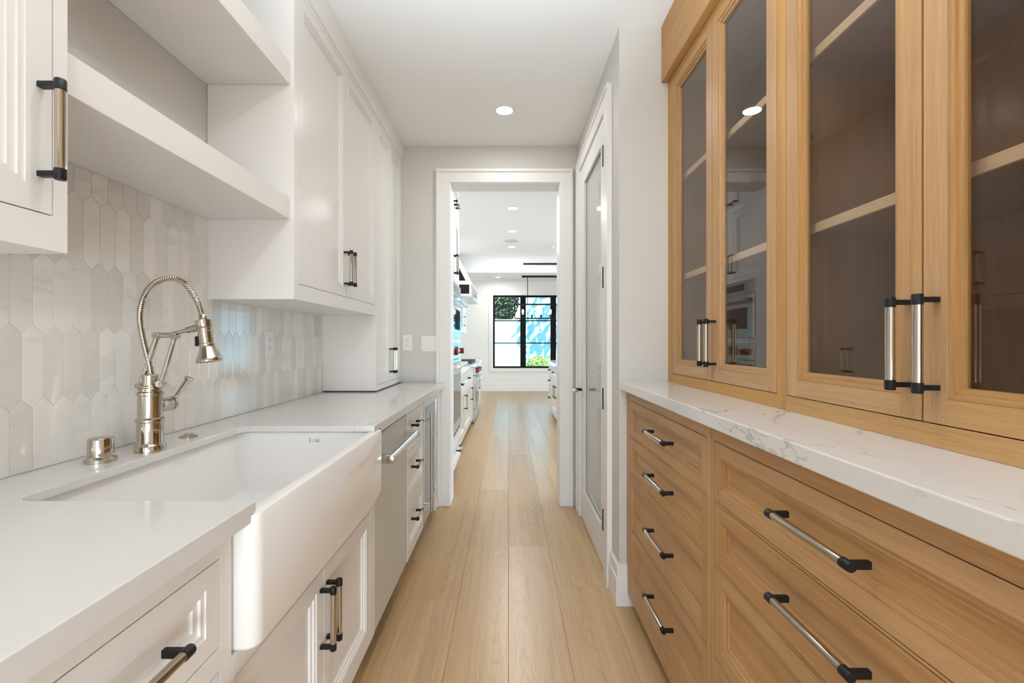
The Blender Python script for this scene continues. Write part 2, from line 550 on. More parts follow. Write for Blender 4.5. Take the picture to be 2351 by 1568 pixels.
def front(parent, kind, X, s, u0, u1, v0, v1, style='white', flat=0.044, glass=False, handle=None, th=0.02, hinge=None, steps=STEPS, step=1.0):
    """An inset door or drawer front whose outer face lies at X and looks along s*X."""
    g = 0.0022
    u0 += g; u1 -= g; v0 += g; v1 -= g
    b = MB()
    oak = style == 'oak'
    if oak:
        mv, mh = 'oak_v', 'oak_h'
        e_ = 0.0004
        ls = [rect(X, s, u0 + flat + a * step + e_, u1 - flat - a * step - e_, v0 + flat + a * step + e_, v1 - flat - a * step - e_, d) for a, d in steps]
        if glass:
            a = steps[-1][0] * step
            ls.append(rect(X, s, u0 + flat + a, u1 - flat - a, v0 + flat + a, v1 - flat - a, th))
            ls.append(rect(X, s, u0 + flat + e_, u1 - flat - e_, v0 + flat + e_, v1 - flat - e_, th))
        n0 = len(b.v)
        for l in ls: b.v += l
        for k in range(len(ls) - 1):
            for i in range(4):
                j = (i + 1) % 4
                b.face([n0 + k * 4 + i, n0 + k * 4 + j, n0 + (k + 1) * 4 + j, n0 + (k + 1) * 4 + i], 1 if i in (0, 2) else 0)
        d = obj(kind, b, [mv, mh], parent)
        for a, c in ((u0, u0 + flat), (u1 - flat, u1)):
            obj('stile', MB().box(X, X - s * th, a, c, v0, v1), mv, d)
        for a, c in ((v0, v0 + flat), (v1 - flat, v1)):
            obj('rail', MB().box(X, X - s * th, u0 + flat, u1 - flat, a, c), mh, d)
        pm = mh
    else:
        ls = [rect(X, s, u0, u1, v0, v1, th), rect(X, s, u0, u1, v0, v1, 0), rect(X, s, u0 + flat, u1 - flat, v0 + flat, v1 - flat, 0)]
        ls += [rect(X, s, u0 + flat + a * step, u1 - flat - a * step, v0 + flat + a * step, v1 - flat - a * step, dd) for a, dd in steps]
        b.loops(ls, 0, True, False, False)
        d = obj(kind, b, style, parent)
        pm = style
    a = flat + steps[-1][0] * step
    dd = steps[-1][1]
    if glass:
        obj('glass_pane', MB().box(X - s * dd, X - s * (dd + 0.004), u0 + a - 0.004, u1 - a + 0.004, v0 + a - 0.004, v1 - a + 0.004), 'glass', d)
    else:
        obj('panel', MB().box(X - s * dd, X - s * (th - 0.0005), u0 + a - 0.002, u1 - a + 0.002, v0 + a - 0.002, v1 - a + 0.002), pm, d)
    if handle:
        vert, hu, hv, cc = handle
        pull(d, X, s, hu, hv, vert, cc)
    if hinge:
        for hy, hz in hinge:
            hb = MB().box(X - s * (th + 0.001), X - s * (th + 0.013), hy - 0.026, hy + 0.026, hz - 0.006, hz + 0.006)
            hb.box(X - s * (th + 0.001), X - s * (th + 0.006), hy + 0.012, hy + 0.024, hz - 0.022, hz + 0.022)
            obj('hinge', hb, 'chrome', d)
    return d

def face_frame(parent, X, s, y0, y1, z0, z1, cols, mv, mh, th=0.021):
    """cols: [(u0,u1,[(v0,v1),...])]; stiles run full height, rails sit between them"""
    b = MB()
    us = [y0] + [c for col in cols for c in (col[0], col[1])] + [y1]
    for k in range(0, len(us), 2):
        if us[k + 1] - us[k] > 1e-4:
            b.box(X, X - s * th, us[k], us[k + 1], z0, z1, 0)
    for u0, u1, ops in cols:
        vs = [z0] + [c for o in sorted(ops) for c in o] + [z1]
        for k in range(0, len(vs), 2):
            if vs[k + 1] - vs[k] > 1e-4:
                b.box(X, X - s * th, u0, u1, vs[k], vs[k + 1], 1)
    return obj('face_frame', b, [mv, mh], parent)

def cabinet(name, label, cat, X, s, Xb, y0, y1, z0, z1, cols, mv='white', mh='white', toe=None, group=None, hollow=False, inside='white_in'):
    t = thing(name, ((X + Xb) / 2, (y0 + y1) / 2, 0 if toe else z0), label, cat, group)
    xi = X - s * 0.021
    if hollow:
        b = MB()
        p = 0.018
        b.box(xi, Xb, y0, y0 + p, z0, z1)
        b.box(xi, Xb, y1 - p, y1, z0, z1)
        b.box(xi, Xb, y0 + p, y1 - p, z0, z0 + p)
        if hollow == 'closed':
            b.box(xi, Xb, y0 + p, y1 - p, z1 - p, z1)
        b.box(Xb + s * 0.012, Xb, y0 + p, y1 - p, z0 + p, z1 - p)
        obj('carcass', b, inside, t)
    else:
        obj('carcass', MB().box(xi, Xb, y0, y1, z0, z1), mv, t)
    face_frame(t, X, s, y0, y1, z0, z1, cols, mv, mh)
    if toe:
        obj('toe_kick', MB().box(X - s * 0.075, X - s * 0.095, y0 + 0.002, y1 - 0.002, 0, z0), toe, t)
    return t

# ------------------------------------------------------------------ setting
ZC = 2.716      # pantry ceiling
XW = -1.14      # left wall
XF = -0.81      # white upper fronts
YF = 3.44       # partition with the doorway
ZL, ZR = 0.928, 1.050

floor = struct('floor', MB().box(-1.3, 6.3, -3.1, 11.6, -0.12, -0.022), 'subfloor', 'pale oak plank floor running from the pantry into the kitchen')
PW, PL = 0.2405, 2.2
offs = {0: 2.757, -1: 1.596, -2: 2.187, 1: 2.298}
_pm = {}
def plank(x0, y0, y1):
    L = y1 - y0
    k = round(L, 3)
    if k not in _pm:
        b = MB()
        w = PW / 2 - 0.0003; h = L / 2 - 0.0003; c = 0.0012
        def rr(dx, z): return [(-w + dx, -h + dx, z), (w - dx, -h + dx, z), (w - dx, h - dx, z), (-w + dx, h - dx, z)]
        b.loops([rr(0, -0.02), rr(0, -c * 0.7), rr(c, 0)], 0, True, True, False)
        _pm[k] = b.mesh('plank', ['floor'])
    o = bpy.data.objects.new('plank', _pm[k])
    COL.objects.link(o)
    o.parent = floor
    o.location = (x0 + PW / 2, (y0 + y1) / 2, 0)
for col in range(-5, 6):
    if col in offs: st = offs[col]
    else: st = random.choice((0.3, 0.75, 1.1, 1.5, 1.9)) + 0.1 * random.random()
    ys = [st + PL * k for k in range(-4, 7)]
    pts = [-3.0] + [y for y in ys if -2.8 < y < 11.3] + [11.45]
    for a, b_ in zip(pts, pts[1:]):
        plank(col * PW, a, b_)

struct('ceiling', MB().box(-1.25, 1.25, -3.1, YF, ZC, ZC + 0.1), 'ceil', 'smooth white pantry ceiling')
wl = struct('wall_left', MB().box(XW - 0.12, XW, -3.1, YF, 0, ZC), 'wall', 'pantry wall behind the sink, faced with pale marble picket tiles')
# front partition with the cased opening to the kitchen
ox0, ox1, oz = -0.441, 0.388, 2.436
pb = MB()
pb.box(XW - 0.12, ox0 - 0.001, YF, YF + 0.17, 0, ZC + 0.15)
pb.box(ox1 + 0.001, 6.3, YF, YF + 0.17, 0, ZC + 0.15)
pb.box(ox0 - 0.001, ox1 + 0.001, YF, YF + 0.17, oz + 0.001, ZC + 0.15)
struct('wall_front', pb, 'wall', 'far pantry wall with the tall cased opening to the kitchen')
# casing of the opening
tb = MB()
ca, cb = -0.539, 0.479
for (ya, yb) in ((YF - 0.02, YF), (YF + 0.17, YF + 0.19)):
    tb.box(ca, ox0, ya, yb, 0, oz)
    tb.box(ox1, cb, ya, yb, 0, oz)
    tb.box(ca, cb, ya, yb, oz, 2.528)
for (ya, yb) in ((YF - 0.032, YF - 0.02),):
    tb.box(ca - 0.004, ca + 0.018, ya, yb + 0.012, 0, 2.513)
    tb.box(cb - 0.018, cb + 0.004, ya, yb + 0.012, 0, 2.513)
    tb.box(ca - 0.004, cb + 0.004, ya, yb + 0.012, 2.513, 2.535)
tb.box(ox0 - 0.001, ox0 + 0.004, YF - 0.014, YF + 0.184, 0, oz)
tb.box(ox1 - 0.004, ox1 + 0.001, YF - 0.014, YF + 0.184, 0, oz)
tb.box(ox0 + 0.004, ox1 - 0.004, YF - 0.014, YF + 0.184, oz - 0.005, oz)
struct('trim_1', tb, 'trim', 'white casing around the tall opening to the kitchen', bevel=0.002)

# right wall with the glazed door, and the return that the oak cabinets butt against
XR, YS = 0.52, 2.14
dy0, dy1, dz1 = 2.402, 3.231, 2.448
rb = MB()
rb.box(XR, XR + 0.14, YS + 0.14, dy0, 0, ZC)
rb.box(XR, XR + 0.14, dy1, YF, 0, ZC)
rb.box(XR, XR + 0.14, dy0, dy1, dz1, ZC)
rb.box(XR, 1.25, YS, YS + 0.14, 0, ZC)
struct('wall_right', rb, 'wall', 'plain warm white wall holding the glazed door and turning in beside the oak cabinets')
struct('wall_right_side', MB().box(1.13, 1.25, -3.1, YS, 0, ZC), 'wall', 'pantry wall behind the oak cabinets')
bb = MB()
bb.box(-1.26, -1.0, -3.1, -2.98, 0, ZC); bb.box(1.0, 1.25, -3.1, -2.98, 0, ZC)
bb.box(-1.0, 1.0, -3.1, -2.98, 0, 0.40); bb.box(-1.0, 1.0, -3.1, -2.98, 2.5, ZC)
struct('wall_back', bb, 'wall')

# casing of the glazed door
db = MB()
cwd = 0.115
db.box(XR - 0.020, XR, dy0 - cwd, dy0 + 0.002, 0, dz1 + 0.002)
db.box(XR - 0.020, XR, dy1 - 0.002, dy1 + cwd, 0, dz1 + 0.002)
db.box(XR - 0.020, XR, dy0 - cwd, dy1 + cwd, dz1 + 0.002, dz1 + 0.09)
db.box(XR - 0.026, XR - 0.0199, dy0 - cwd - 0.002, dy0 - cwd + 0.016, 0, dz1 + 0.076)
db.box(XR - 0.026, XR - 0.0199, dy1 + cwd - 0.016, dy1 + cwd + 0.002, 0, dz1 + 0.076)
db.box(XR - 0.026, XR - 0.0199, dy0 - cwd - 0.002, dy1 + cwd + 0.002, dz1 + 0.076, dz1 + 0.092)
struct('trim_2', db, 'trim', 'white casing around the glazed door', bevel=0.0015)

# glazed door (closed in the right wall)
d1 = tag(bpy.data.objects.new('door_1', None), 'white single-lite door with frosted glass, black hinges and a chrome lever', None, None, 'structure')
COL.objects.link(d1); d1.location = (XR + 0.02, (dy0 + dy1) / 2, 0)
XD = XR - 0.008
du0, du1, dv0, dv1 = dy0 + 0.003, dy1 - 0.003, 0.012, dz1 - 0.004
gu0, gu1, gv0, gv1 = 2.523, 3.091, 0.215, 2.320
fb = MB()
fb.box(XD, XD + 0.04, du0, gu0, dv0, dv1); fb.box(XD, XD + 0.04, gu1, du1, dv0, dv1)
fb.box(XD, XD + 0.04, gu0, gu1, dv0, gv0); fb.box(XD, XD + 0.04, gu0, gu1, gv1, dv1)
obj('door_leaf', fb, 'trim', d1)
obj('glass_pane', MB().box(XD + 0.018, XD + 0.024, gu0 - 0.005, gu1 + 0.005, gv0 - 0.005, gv1 + 0.005), 'frosted', d1)
gk = MB()
for a, b_, c_, d_ in ((gu0, gu0 + 0.003, gv0, gv1), (gu1 - 0.003, gu1, gv0, gv1), (gu0 + 0.003, gu1 - 0.003, gv0, gv0 + 0.003), (gu0 + 0.003, gu1 - 0.003, gv1 - 0.003, gv1)):
    gk.box(XD + 0.0165, XD + 0.0179, a, b_, c_, d_)
obj('gasket', gk, 'rubber', d1)
for hz in (2.217, 1.575, 0.935, 0.297):
    hb = MB().cyl((XR - 0.019, dy0 + 0.002, hz - 0.056), (XR - 0.019, dy0 + 0.002, hz + 0.056), 0.0060, 10)
    hb.box(XR - 0.019, XD + 0.001, dy0 - 0.004, dy0 + 0.006, hz - 0.055, hz + 0.055)
    obj('hinge', hb, 'black', d1)
hy = 3.160
lv = MB()
lv.box(XD - 0.006, XD, hy - 0.026, hy + 0.026, 0.845, 0.962, 0)
lv.cyl((XD - 0.006, hy, 0.905), (XD - 0.055, hy, 0.905), 0.010, 12, 1)
lv.prof((XD - 0.058, hy + 0.012, 0.905), (0, -1, 0), [(0.008, 0), (0.011, 0.003), (0.011, 0.112), (0.009, 0.116)], 16, 0)
obj('lever_handle', lv, ['chrome', 'black'], d1, bevel=0.002)

def baseboard(name, runs, label):
    b = MB()
    for (x0, x1, y0, y1, ax, s_) in runs:
        b.box(x0, x1, y0, y1, 0, 0.131)
        t = 0.006
        if ax == 'x':    # runs along y, faces s_*x
            xa, xb = (x0, x1 - t) if s_ > 0 else (x0 + t, x1)
            b.box(xa, xb, y0, y1, 0.131, 0.185)
            xa, xb = (x0, x1 - 0.012) if s_ > 0 else (x0 + 0.012, x1)
            b.box(xa, xb, y0, y1, 0.185, 0.192)
        else:
            ya, yb = (y0, y1 - t) if s_ > 0 else (y0 + t, y1)
            xt = x0 + t if x0 < 0.55 else x0
            b.box(xt, x1, ya, yb, 0.131, 0.185)
            ya, yb = (y0, y1 - 0.012) if s_ > 0 else (y0 + 0.012, y1)
            b.box(xt + 0.006, x1, ya, yb, 0.185, 0.192)
    return struct(name, b, 'trim', label, bevel=0.002)
baseboard('baseboard_right', [(XR - 0.018, XR, YS, dy0 - 0.118, 'x', -1), (XR - 0.018, 0.62, YS - 0.018, YS, 'y', -1)], 'white stepped baseboard wrapping the wall corner beside the oak drawers')
baseboard('baseboard_front', [(XR - 0.018, XR, dy1 + 0.118, YF, 'x', -1)], 'short white baseboard between the door casing and the far corner')

# picket tiles on the left wall
GX = XW + 0.004
obj('grout', MB().box(XW, GX, 0.30, 2.80, ZL, 1.72), 'grout', wl)
TP = 0.0507
def clip(poly, ax, lim, keep_less):
    out = []
    for i in range(len(poly)):
        a, b_ = poly[i], poly[(i + 1) % len(poly)]
        ia = (a[ax] <= lim) if keep_less else (a[ax] >= lim)
        ib = (b_[ax] <= lim) if keep_less else (b_[ax] >= lim)
        if ia: out.append(a)
        if ia != ib:
            t = (lim - a[ax]) / (b_[ax] - a[ax])
            q = [a[0] + t * (b_[0] - a[0]), a[1] + t * (b_[1] - a[1])]
            q[ax] = lim
            out.append(tuple(q))
    return out
_tm = None
def tile_mesh(poly, c):
    b = MB()
    n = len(poly)
    cx = sum(p[0] for p in poly) / n; cz = sum(p[1] for p in poly) / n
    def lp(x, k): return [(x, (p[0] + (cx - p[0]) * k) - c[0], (p[1] + (cz - p[1]) * k) - c[1]) for p in poly]
    b.loops([lp(0, 0), lp(0.0013, 0), lp(0.0018, 0.012)], 0, False, True, False)
    return b.mesh('tile', ['marble'])
gr = 0.0009
for r in range(0, 5):
    zb = 1.0765 + 0.178 * (r - 1)
    for k in range(-16, 38):
        yc = 1.0355 + TP * (k + 0.5) + (TP / 2 if r % 2 else 0)
        h = TP / 2 - gr
        poly = [(yc, zb + gr), (yc + h, zb + 0.022 + gr * .4), (yc + h, zb + 0.178 - gr * .4), (yc, zb + 0.2 - gr), (yc - h, zb + 0.178 - gr * .4), (yc - h, zb + 0.022 + gr * .4)]
        y0 = 0.35
        y1 = 2.786
        if yc > 1.72 + TP or yc < 0.80 - TP: ztop = 1.392
        else: ztop = 1.697
        q = clip(poly, 0, y0, False)
        if q: q = clip(q, 0, y1, True)
        if q: q = clip(q, 1, ZL + 0.002, False)
        if q: q = clip(q, 1, ztop, True)
        if not q or len(q) < 3: continue
        ys = [p[0] for p in q]; zs = [p[1] for p in q]
        if max(ys) - min(ys) < 0.004 or max(zs) - min(zs) < 0.004: continue
        c = ((max(ys) + min(ys)) / 2, (max(zs) + min(zs)) / 2)
        if len(q) == 6 and q == poly:
            if _tm is None: _tm = tile_mesh(q, c)
            me = _tm
        else: me = tile_mesh(q, c)
        o = bpy.data.objects.new('tile', me)
        COL.objects.link(o)
        o.parent = wl
        o.location = (GX, c[0], c[1])

# ------------------------------------------------------------------ left run: worktop, base units
XB = -0.515
# worktop: thin slab with a notch for the sink and a built-up front edge
XLE = -0.489
sy0, sy1 = 0.880, 1.660       # notch
wt = MB()
zt, zb_ = ZL, ZL - 0.020
def arc(cx, cy, r, a0, a1, n=6):
    return [(cx + r * math.cos(a0 + (a1 - a0) * i / n), cy + r * math.sin(a0 + (a1 - a0) * i / n)) for i in range(n + 1)]
outer = [(XLE, -0.30), (XLE, sy0)]
rr_ = 0.045; xb_ = -0.966
outer += arc(xb_ + rr_, sy0 + rr_, rr_, -PI / 2, -PI, 6)
outer += arc(xb_ + rr_, sy1 - rr_, rr_, PI, PI / 2, 6)
outer += [(XLE, sy1), (XLE, YF - 0.034), (XW + 0.004, YF - 0.034), (XW + 0.004, -0.30)]
def inset(P, d):
    out = []
    n = len(P)
    for i in range(n):
        p0, p1, p2 = Vector(P[i - 1]), Vector(P[i]), Vector(P[(i + 1) % n])
        a = (p1 - p0).normalized(); c = (p2 - p1).normalized()
        na, nc = Vector((-a.y, a.x)), Vector((-c.y, c.x))
        k = (na + nc); k = k / max(0.3, k.dot(na)) if k.length > 1e-6 else na
        out.append(tuple(p1 + k * d))
    return out
sgn = 1 if sum(outer[i - 1][0] * outer[i][1] - outer[i][0] * outer[i - 1][1] for i in range(len(outer))) > 0 else -1
wt.loops([[(x, y, zb_) for x, y in outer], [(x, y, zt - 0.002) for x, y in outer], [(x, y, zt - 0.0006) for x, y in inset(outer, sgn * 0.0006)], [(x, y, zt) for x, y in inset(outer, sgn * 0.002)]], 0, True, True, False)
wt.box(XLE, XLE - 0.03, -0.30, 0.8612, ZL - 0.037, zb_)
wt.box(XLE, XLE - 0.03, 1.746, YF - 0.034, ZL - 0.037, zb_)
worktop = obj('worktop', wt, 'quartz_soft', None, None, origin=(XW / 2 + XLE / 2, 1.5, ZL))
tag(worktop, 'white quartz worktop with faint veins holding the farmhouse sink', 'worktop')
ZU = ZL - 0.0375   # underside for cabinets
Z0 = 0.115

# drawer-over-door unit at the near end
c1 = cabinet('base_cabinet', 'white base cabinet with a drawer over a door, nearest on the sink side', 'cabinet', XB, 1, XW + 0.01, -0.28, 0.846, Z0, ZU,
             [(-0.20, 0.30, [(0.691, 0.850), (0.14, 0.649)]), (0.345, 0.8136, [(0.691, 0.850), (0.14, 0.649)])], toe='white')
for a, b_ in ((-0.20, 0.30), (0.345, 0.8136)):
    front(c1, 'drawer', XB, 1, a, b_, 0.691, 0.850, handle=(False, (a + b_) / 2, 0.771, 0.20), flat=0.036)
    front(c1, 'door', XB, 1, a, b_, 0.14, 0.649, handle=(True, b_ - 0.03, 0.53, 0.154))
# sink base
t = thing('sink_cabinet', (-0.8, 1.295, 0), 'white two-door cabinet under the farmhouse sink', 'cabinet')
b = MB()
b.box(XB - 0.0215, XW + 0.01, 0.848, 0.855, Z0, ZU); b.box(XB - 0.0215, XW + 0.01, 1.7425, 1.746, Z0, ZU)
b.box(XB - 0.0215, XW + 0.01, 0.855, 1.7425, Z0, Z0 + 0.018); b.box(XW + 0.02, XW + 0.01, 0.855, 1.7425, Z0 + 0.018, ZU)
obj('carcass', b, 'white', t)
face_frame(t, XB, 1, 0.848, 1.746, Z0, 0.6435, [(0.856, 1.269, [(0.14, 0.605)]), (1.269, 1.695, [(0.14, 0.605)])], 'white', 'white')
obj('toe_kick', MB().box(XB - 0.075, XB - 0.095, 0.85, 1.742, 0, Z0), 'white', t)
front(t, 'door', XB, 1, 0.856, 1.269, 0.14, 0.605, handle=(True, 1.247, 0.477, 0.154))
front(t, 'door', XB, 1, 1.269, 1.695, 0.14, 0.605, handle=(True, 1.291, 0.477, 0.154))
# dishwasher
t = thing('dishwasher', (-0.8, 2.03, 0), 'stainless dishwasher with a thick tubular handle beside the sink', 'dishwasher')
obj('body', MB().box(XB - 0.03, XW + 0.05, 1.752, 2.308, 0.115, 0.865), 'rubber', t)
obj('door', MB().box(XB, XB - 0.0295, 1.7505, 2.310, 0.118, 0.868), 'steel_dw', t, 0.003)
obj('toe_panel', MB().box(XB - 0.075, XB - 0.09, 1.752, 2.308, 0.0, 0.113), 'rubber', t)
hb = MB()
hz = 0.775; hx = XB + 0.052
hb.cyl((hx, 1.79, hz), (hx, 2.28, hz), 0.0165, 18)
hb.prof((hx, 1.782, hz), (0, 1, 0), [(0.014, 0), (0.0185, 0.003), (0.0185, 0.022)], 18)
hb.prof((hx, 2.288, hz), (0, -1, 0), [(0.014, 0), (0.0185, 0.003), (0.0185, 0.022)], 18)
for yy in (1.782, 2.253):
    hb.box(XB, hx, yy + 0.001, yy + 0.034, hz - 0.0165, hz + 0.0165)
obj('handle', hb, 'steel', t, 0.002)
# three-drawer unit
Y0, Y1 = 2.316, 2.752
dr = [(0.710, 0.865), (0.418, 0.668), (0.138, 0.378)]
t = cabinet('drawer_cabinet', 'narrow white three-drawer cabinet between dishwasher and beverage fridge', 'cabinet', XB, 1, XW + 0.01, Y0, Y1, Z0, ZU, [(Y0 + 0.012, Y1 - 0.014, dr)], toe='white')
for i, (a, b_) in enumerate(dr):
    front(t, 'drawer', XB, 1, Y0 + 0.012, Y1 - 0.014, a, b_, handle=(False, 2.47, (0.795, 0.575, 0.30)[i], 0.125), flat=0.036)
# beverage fridge
t = thing('beverage_fridge', (-0.8, 3.04, 0), 'undercounter beverage fridge with tinted glass and a long vertical steel bar', 'fridge')
y0, y1 = 2.756, 3.330
obj('body', MB().box(XB - 0.035, XW + 0.05, y0 + 0.004, y1 - 0.004, 0.09, 0.875), 'rubber', t)
fr = MB()
fr.box(XB, XB - 0.034, y0 + 0.004, y0 + 0.05, 0.12, 0.875); fr.box(XB, XB - 0.034, y1 - 0.05, y1 - 0.004, 0.12, 0.875)
fr.box(XB, XB - 0.034, y0 + 0.05, y1 - 0.05, 0.12, 0.195); fr.box(XB, XB - 0.034, y0 + 0.05, y1 - 0.05, 0.83, 0.875)
d = obj('door', fr, 'steel', t, 0.002)
obj('glass_pane', MB().box(XB - 0.008, XB - 0.014, y0 + 0.046, y1 - 0.046, 0.19, 0.835), 'fridge_glass', d)
hb = MB()
hb.cyl((XB + 0.045, 2.79, 0.195), (XB + 0.045, 2.79, 0.80), 0.0105, 14)
for z in (0.245, 0.755): hb.cyl((XB, 2.79, z), (XB + 0.045, 2.79, z), 0.006, 10)
obj('handle', hb, 'steel', d)
obj('toe_grille', MB().box(XB - 0.06, XB - 0.075, y0 + 0.006, y1 - 0.006, 0, 0.088), 'steel', t)
t = thing('filler_panel', (-0.5, 3.37, 0), 'narrow white filler strip between beverage fridge and doorway casing', 'panel')
obj('panel', MB().box(XB, XB - 0.02, 3.334, YF - 0.034, 0.10, ZU), 'white', t)
obj('toe_kick', MB().box(XB - 0.02, XB - 0.04, 3.334, YF - 0.034, 0, 0.10), 'white', t)

# ------------------------------------------------------------------ farmhouse sink
def rrect(x0, x1, y0, y1, r, z, n=6):
    rs = r if isinstance(r, tuple) else (r, r, r, r)   # corners: (x1,y0) (x1,y1) (x0,y1) (x0,y0)
    pts = []
    for (cx, cy, a, q) in ((x1 - rs[0], y0 + rs[0], -PI / 2, rs[0]), (x1 - rs[1], y1 - rs[1], 0, rs[1]), (x0 + rs[2], y1 - rs[2], PI / 2, rs[2]), (x0 + rs[3], y0 + rs[3], PI, rs[3])):
        for i in range(n + 1):
            t_ = a + PI / 2 * i / n
            pts.append((cx + q * math.cos(t_), cy + q * math.sin(t_), z))
    return pts
sx0, sx1, ya, yb = -0.995, -0.478, 0.862, 1.738
zt = 0.907; zbm = 0.644
sk = MB()
R = (0.028, 0.028, 0.02, 0.02)
L = []
L.append(rrect(sx0 + .012, sx1 - .012, ya + .012, yb - .012, tuple(max(q - .012, .004) for q in R), zbm))
L.append(rrect(sx0 + .004, sx1 - .004, ya + .004, yb - .004, tuple(q - .004 for q in R), zbm + .004))
L.append(rrect(sx0, sx1, ya, yb, R, zbm + .012))
L.append(rrect(sx0, sx1, ya, yb, R, zt - .012))
L.append(rrect(sx0 + .0035, sx1 - .0035, ya + .0035, yb - .0035, tuple(q - .0035 for q in R), zt - .0035))
L.append(rrect(sx0 + .012, sx1 - .012, ya + .012, yb - .012, tuple(q - .012 for q in R), zt))
ix0, ix1, iy0, iy1 = -0.978, -0.512, 0.884, 1.668
L.append(rrect(ix0 - .004, ix1 + .006, iy0 - .006, iy1 + .006, .03, zt))
L.append(rrect(ix0, ix1, iy0, iy1, .035, zt - .006))
L.append(rrect(ix0 + .004, ix1 - .004, iy0 + .004, iy1 - .004, .035, .72))
L.append(rrect(ix0 + .010, ix1 - .010, iy0 + .010, iy1 - .010, .035, .698))
L.append(rrect(ix0 + .026, ix1 - .026, iy0 + .026, iy1 - .026, .03, .686))
L.append(rrect(ix0 + .12, ix1 - .12, iy0 + .2, iy1 - .2, .02, .683))
sk.loops(L, 0, True, True, True)
sink = obj('farmhouse_sink', sk, 'ceramic', None, origin=(-0.74, 1.30, 0.66))
tag(sink, 'white fireclay apron-front farmhouse sink set in the quartz worktop', 'sink')
dn = MB().prof((-0.745, 1.275, 0.6835), (0, 0, 1), [(0.045, 0), (0.045, 0.002), (0.036, 0.003), (0.030, 0.0015)], 24)
obj('drain', dn, 'nickel', sink)
# maker's name printed on the far inner wall, facing the camera
def text_mesh(txt, size, loc, rot, ext=0.0004, mats='ink', parent=None, name='lettering'):
    cu = bpy.data.curves.new('lettering', 'FONT')
    cu.body = txt; cu.size = size; cu.extrude = ext; cu.align_x = 'LEFT'
    to = bpy.data.objects.new('lettering_source', cu)
    COL.objects.link(to)
    bpy.context.view_layer.update()
    me = bpy.data.meshes.new_from_object(to.evaluated_get(bpy.context.evaluated_depsgraph_get()))
    bpy.data.objects.remove(to); bpy.data.curves.remove(cu)
    me.materials.clear(); me.materials.append(M[mats])
    o = bpy.data.objects.new(name, me)
    COL.objects.link(o)
    if parent: o.parent = parent; o.location = Vector(loc) - wloc(parent)
    else: o.location = loc
    o.rotation_euler = rot
    return o
ty = iy1 - 0.0015
def serif_letters(parent):
    """R O H L in thin serif capitals, R taller than the rest"""
    b = MB()
    x = -0.730; z0 = 0.868; y = ty - 0.0006
    def bar(xa, xb, za, zb2): b.box(xa, xb, y, y + 0.0016, za, zb2)
    def ring(cx, cz, rx, rz, a0, a1, w0, w1, n=18):
        for i in range(n):
            t0 = a0 + (a1 - a0) * i / n; t1 = a0 + (a1 - a0) * (i + 1) / n
            pts = []
            for t_, k in ((t0, 1), (t1, 1), (t1, 0), (t0, 0)):
                w = w0 + (w1 - w0) * abs(math.cos(t_))
                pts.append((cx + (rx - (0 if k else w)) * math.cos(t_), y, cz + (rz - (0 if k else w * 0.6)) * math.sin(t_)))
            b.quad(pts)
    hR, h = 0.0200, 0.0150
    th, tn = 0.0022, 0.0010
    # R
    bar(x, x + th, z0, z0 + hR); bar(x - .0014, x + th + .0014, z0, z0 + tn); bar(x - .0014, x + th, z0 + hR - tn, z0 + hR)
    ring(x + th, z0 + hR * .74, .0072, hR * .26, -PI / 2, PI / 2, tn, th)
    b.quad([(x + th, y, z0 + hR * .48), (x + th + .0022, y, z0 + hR * .48), (x + .0125, y, z0), (x + .0100, y, z0)])
    x += .0155
    ring(x + .0066, z0 + h / 2, .0072, h / 2, 0, 2 * PI, tn, th, 28)
    x += .0162
    for q in (x, x + .0088):
        bar(q, q + th, z0, z0 + h); bar(q - .0012, q + th + .0012, z0, z0 + tn); bar(q - .0012, q + th + .0012, z0 + h - tn, z0 + h)
    bar(x, x + .0088, z0 + h * .5 - tn / 2, z0 + h * .5 + tn / 2)
    x += .0142
    bar(x, x + th, z0, z0 + h); bar(x - .0012, x + th + .0012, z0 + h - tn, z0 + h); bar(x - .0012, x + .0082, z0, z0 + tn); bar(x + .0072, x + .0082, z0, z0 + .004)
    b.v = [(-0.730 + (x_ + 0.730) * 0.74, y_, z0 + (z_ - z0) * 0.74) for x_, y_, z_ in b.v]
    return obj('lettering', b, 'ink', parent)
serif_letters(sink)

# ------------------------------------------------------------------ faucet and sink-side fittings
YFA = 1.283
def fp(px, py, y=YFA):      # a point of the faucet's own plane, measured once from its outline
    return Vector(((px - 1167.5) * y / F, y, H + (785 - py) * y / F))
fx, fz = -1.010, ZL
fa = thing('kitchen_faucet', (fx, YFA, fz), 'polished nickel articulated faucet with a ribbed hose behind the sink', 'faucet')
b = MB().prof((fx, YFA, fz), (0, 0, 1), [(0.0375, 0), (0.0375, 0.016), (0.035, 0.020), (0.0315, 0.026), (0.0312, 0.082), (0.0345, 0.084), (0.0345, 0.091), (0.0312, 0.093),
     (0.0293, 0.095), (0.0293, 0.157), (0.0325, 0.159), (0.0325, 0.166), (0.028, 0.168), (0.026, 0.1685), (0.026, 0.171), (0.0285, 0.172), (0.0285, 0.177), (0.0235, 0.179), (0.0235, 0.183), (0.0195, 0.185), (0.0195, 0.213), (0.017, 0.216), (0.009, 0.216)], 32)
obj('body', b, 'nickel', fa)
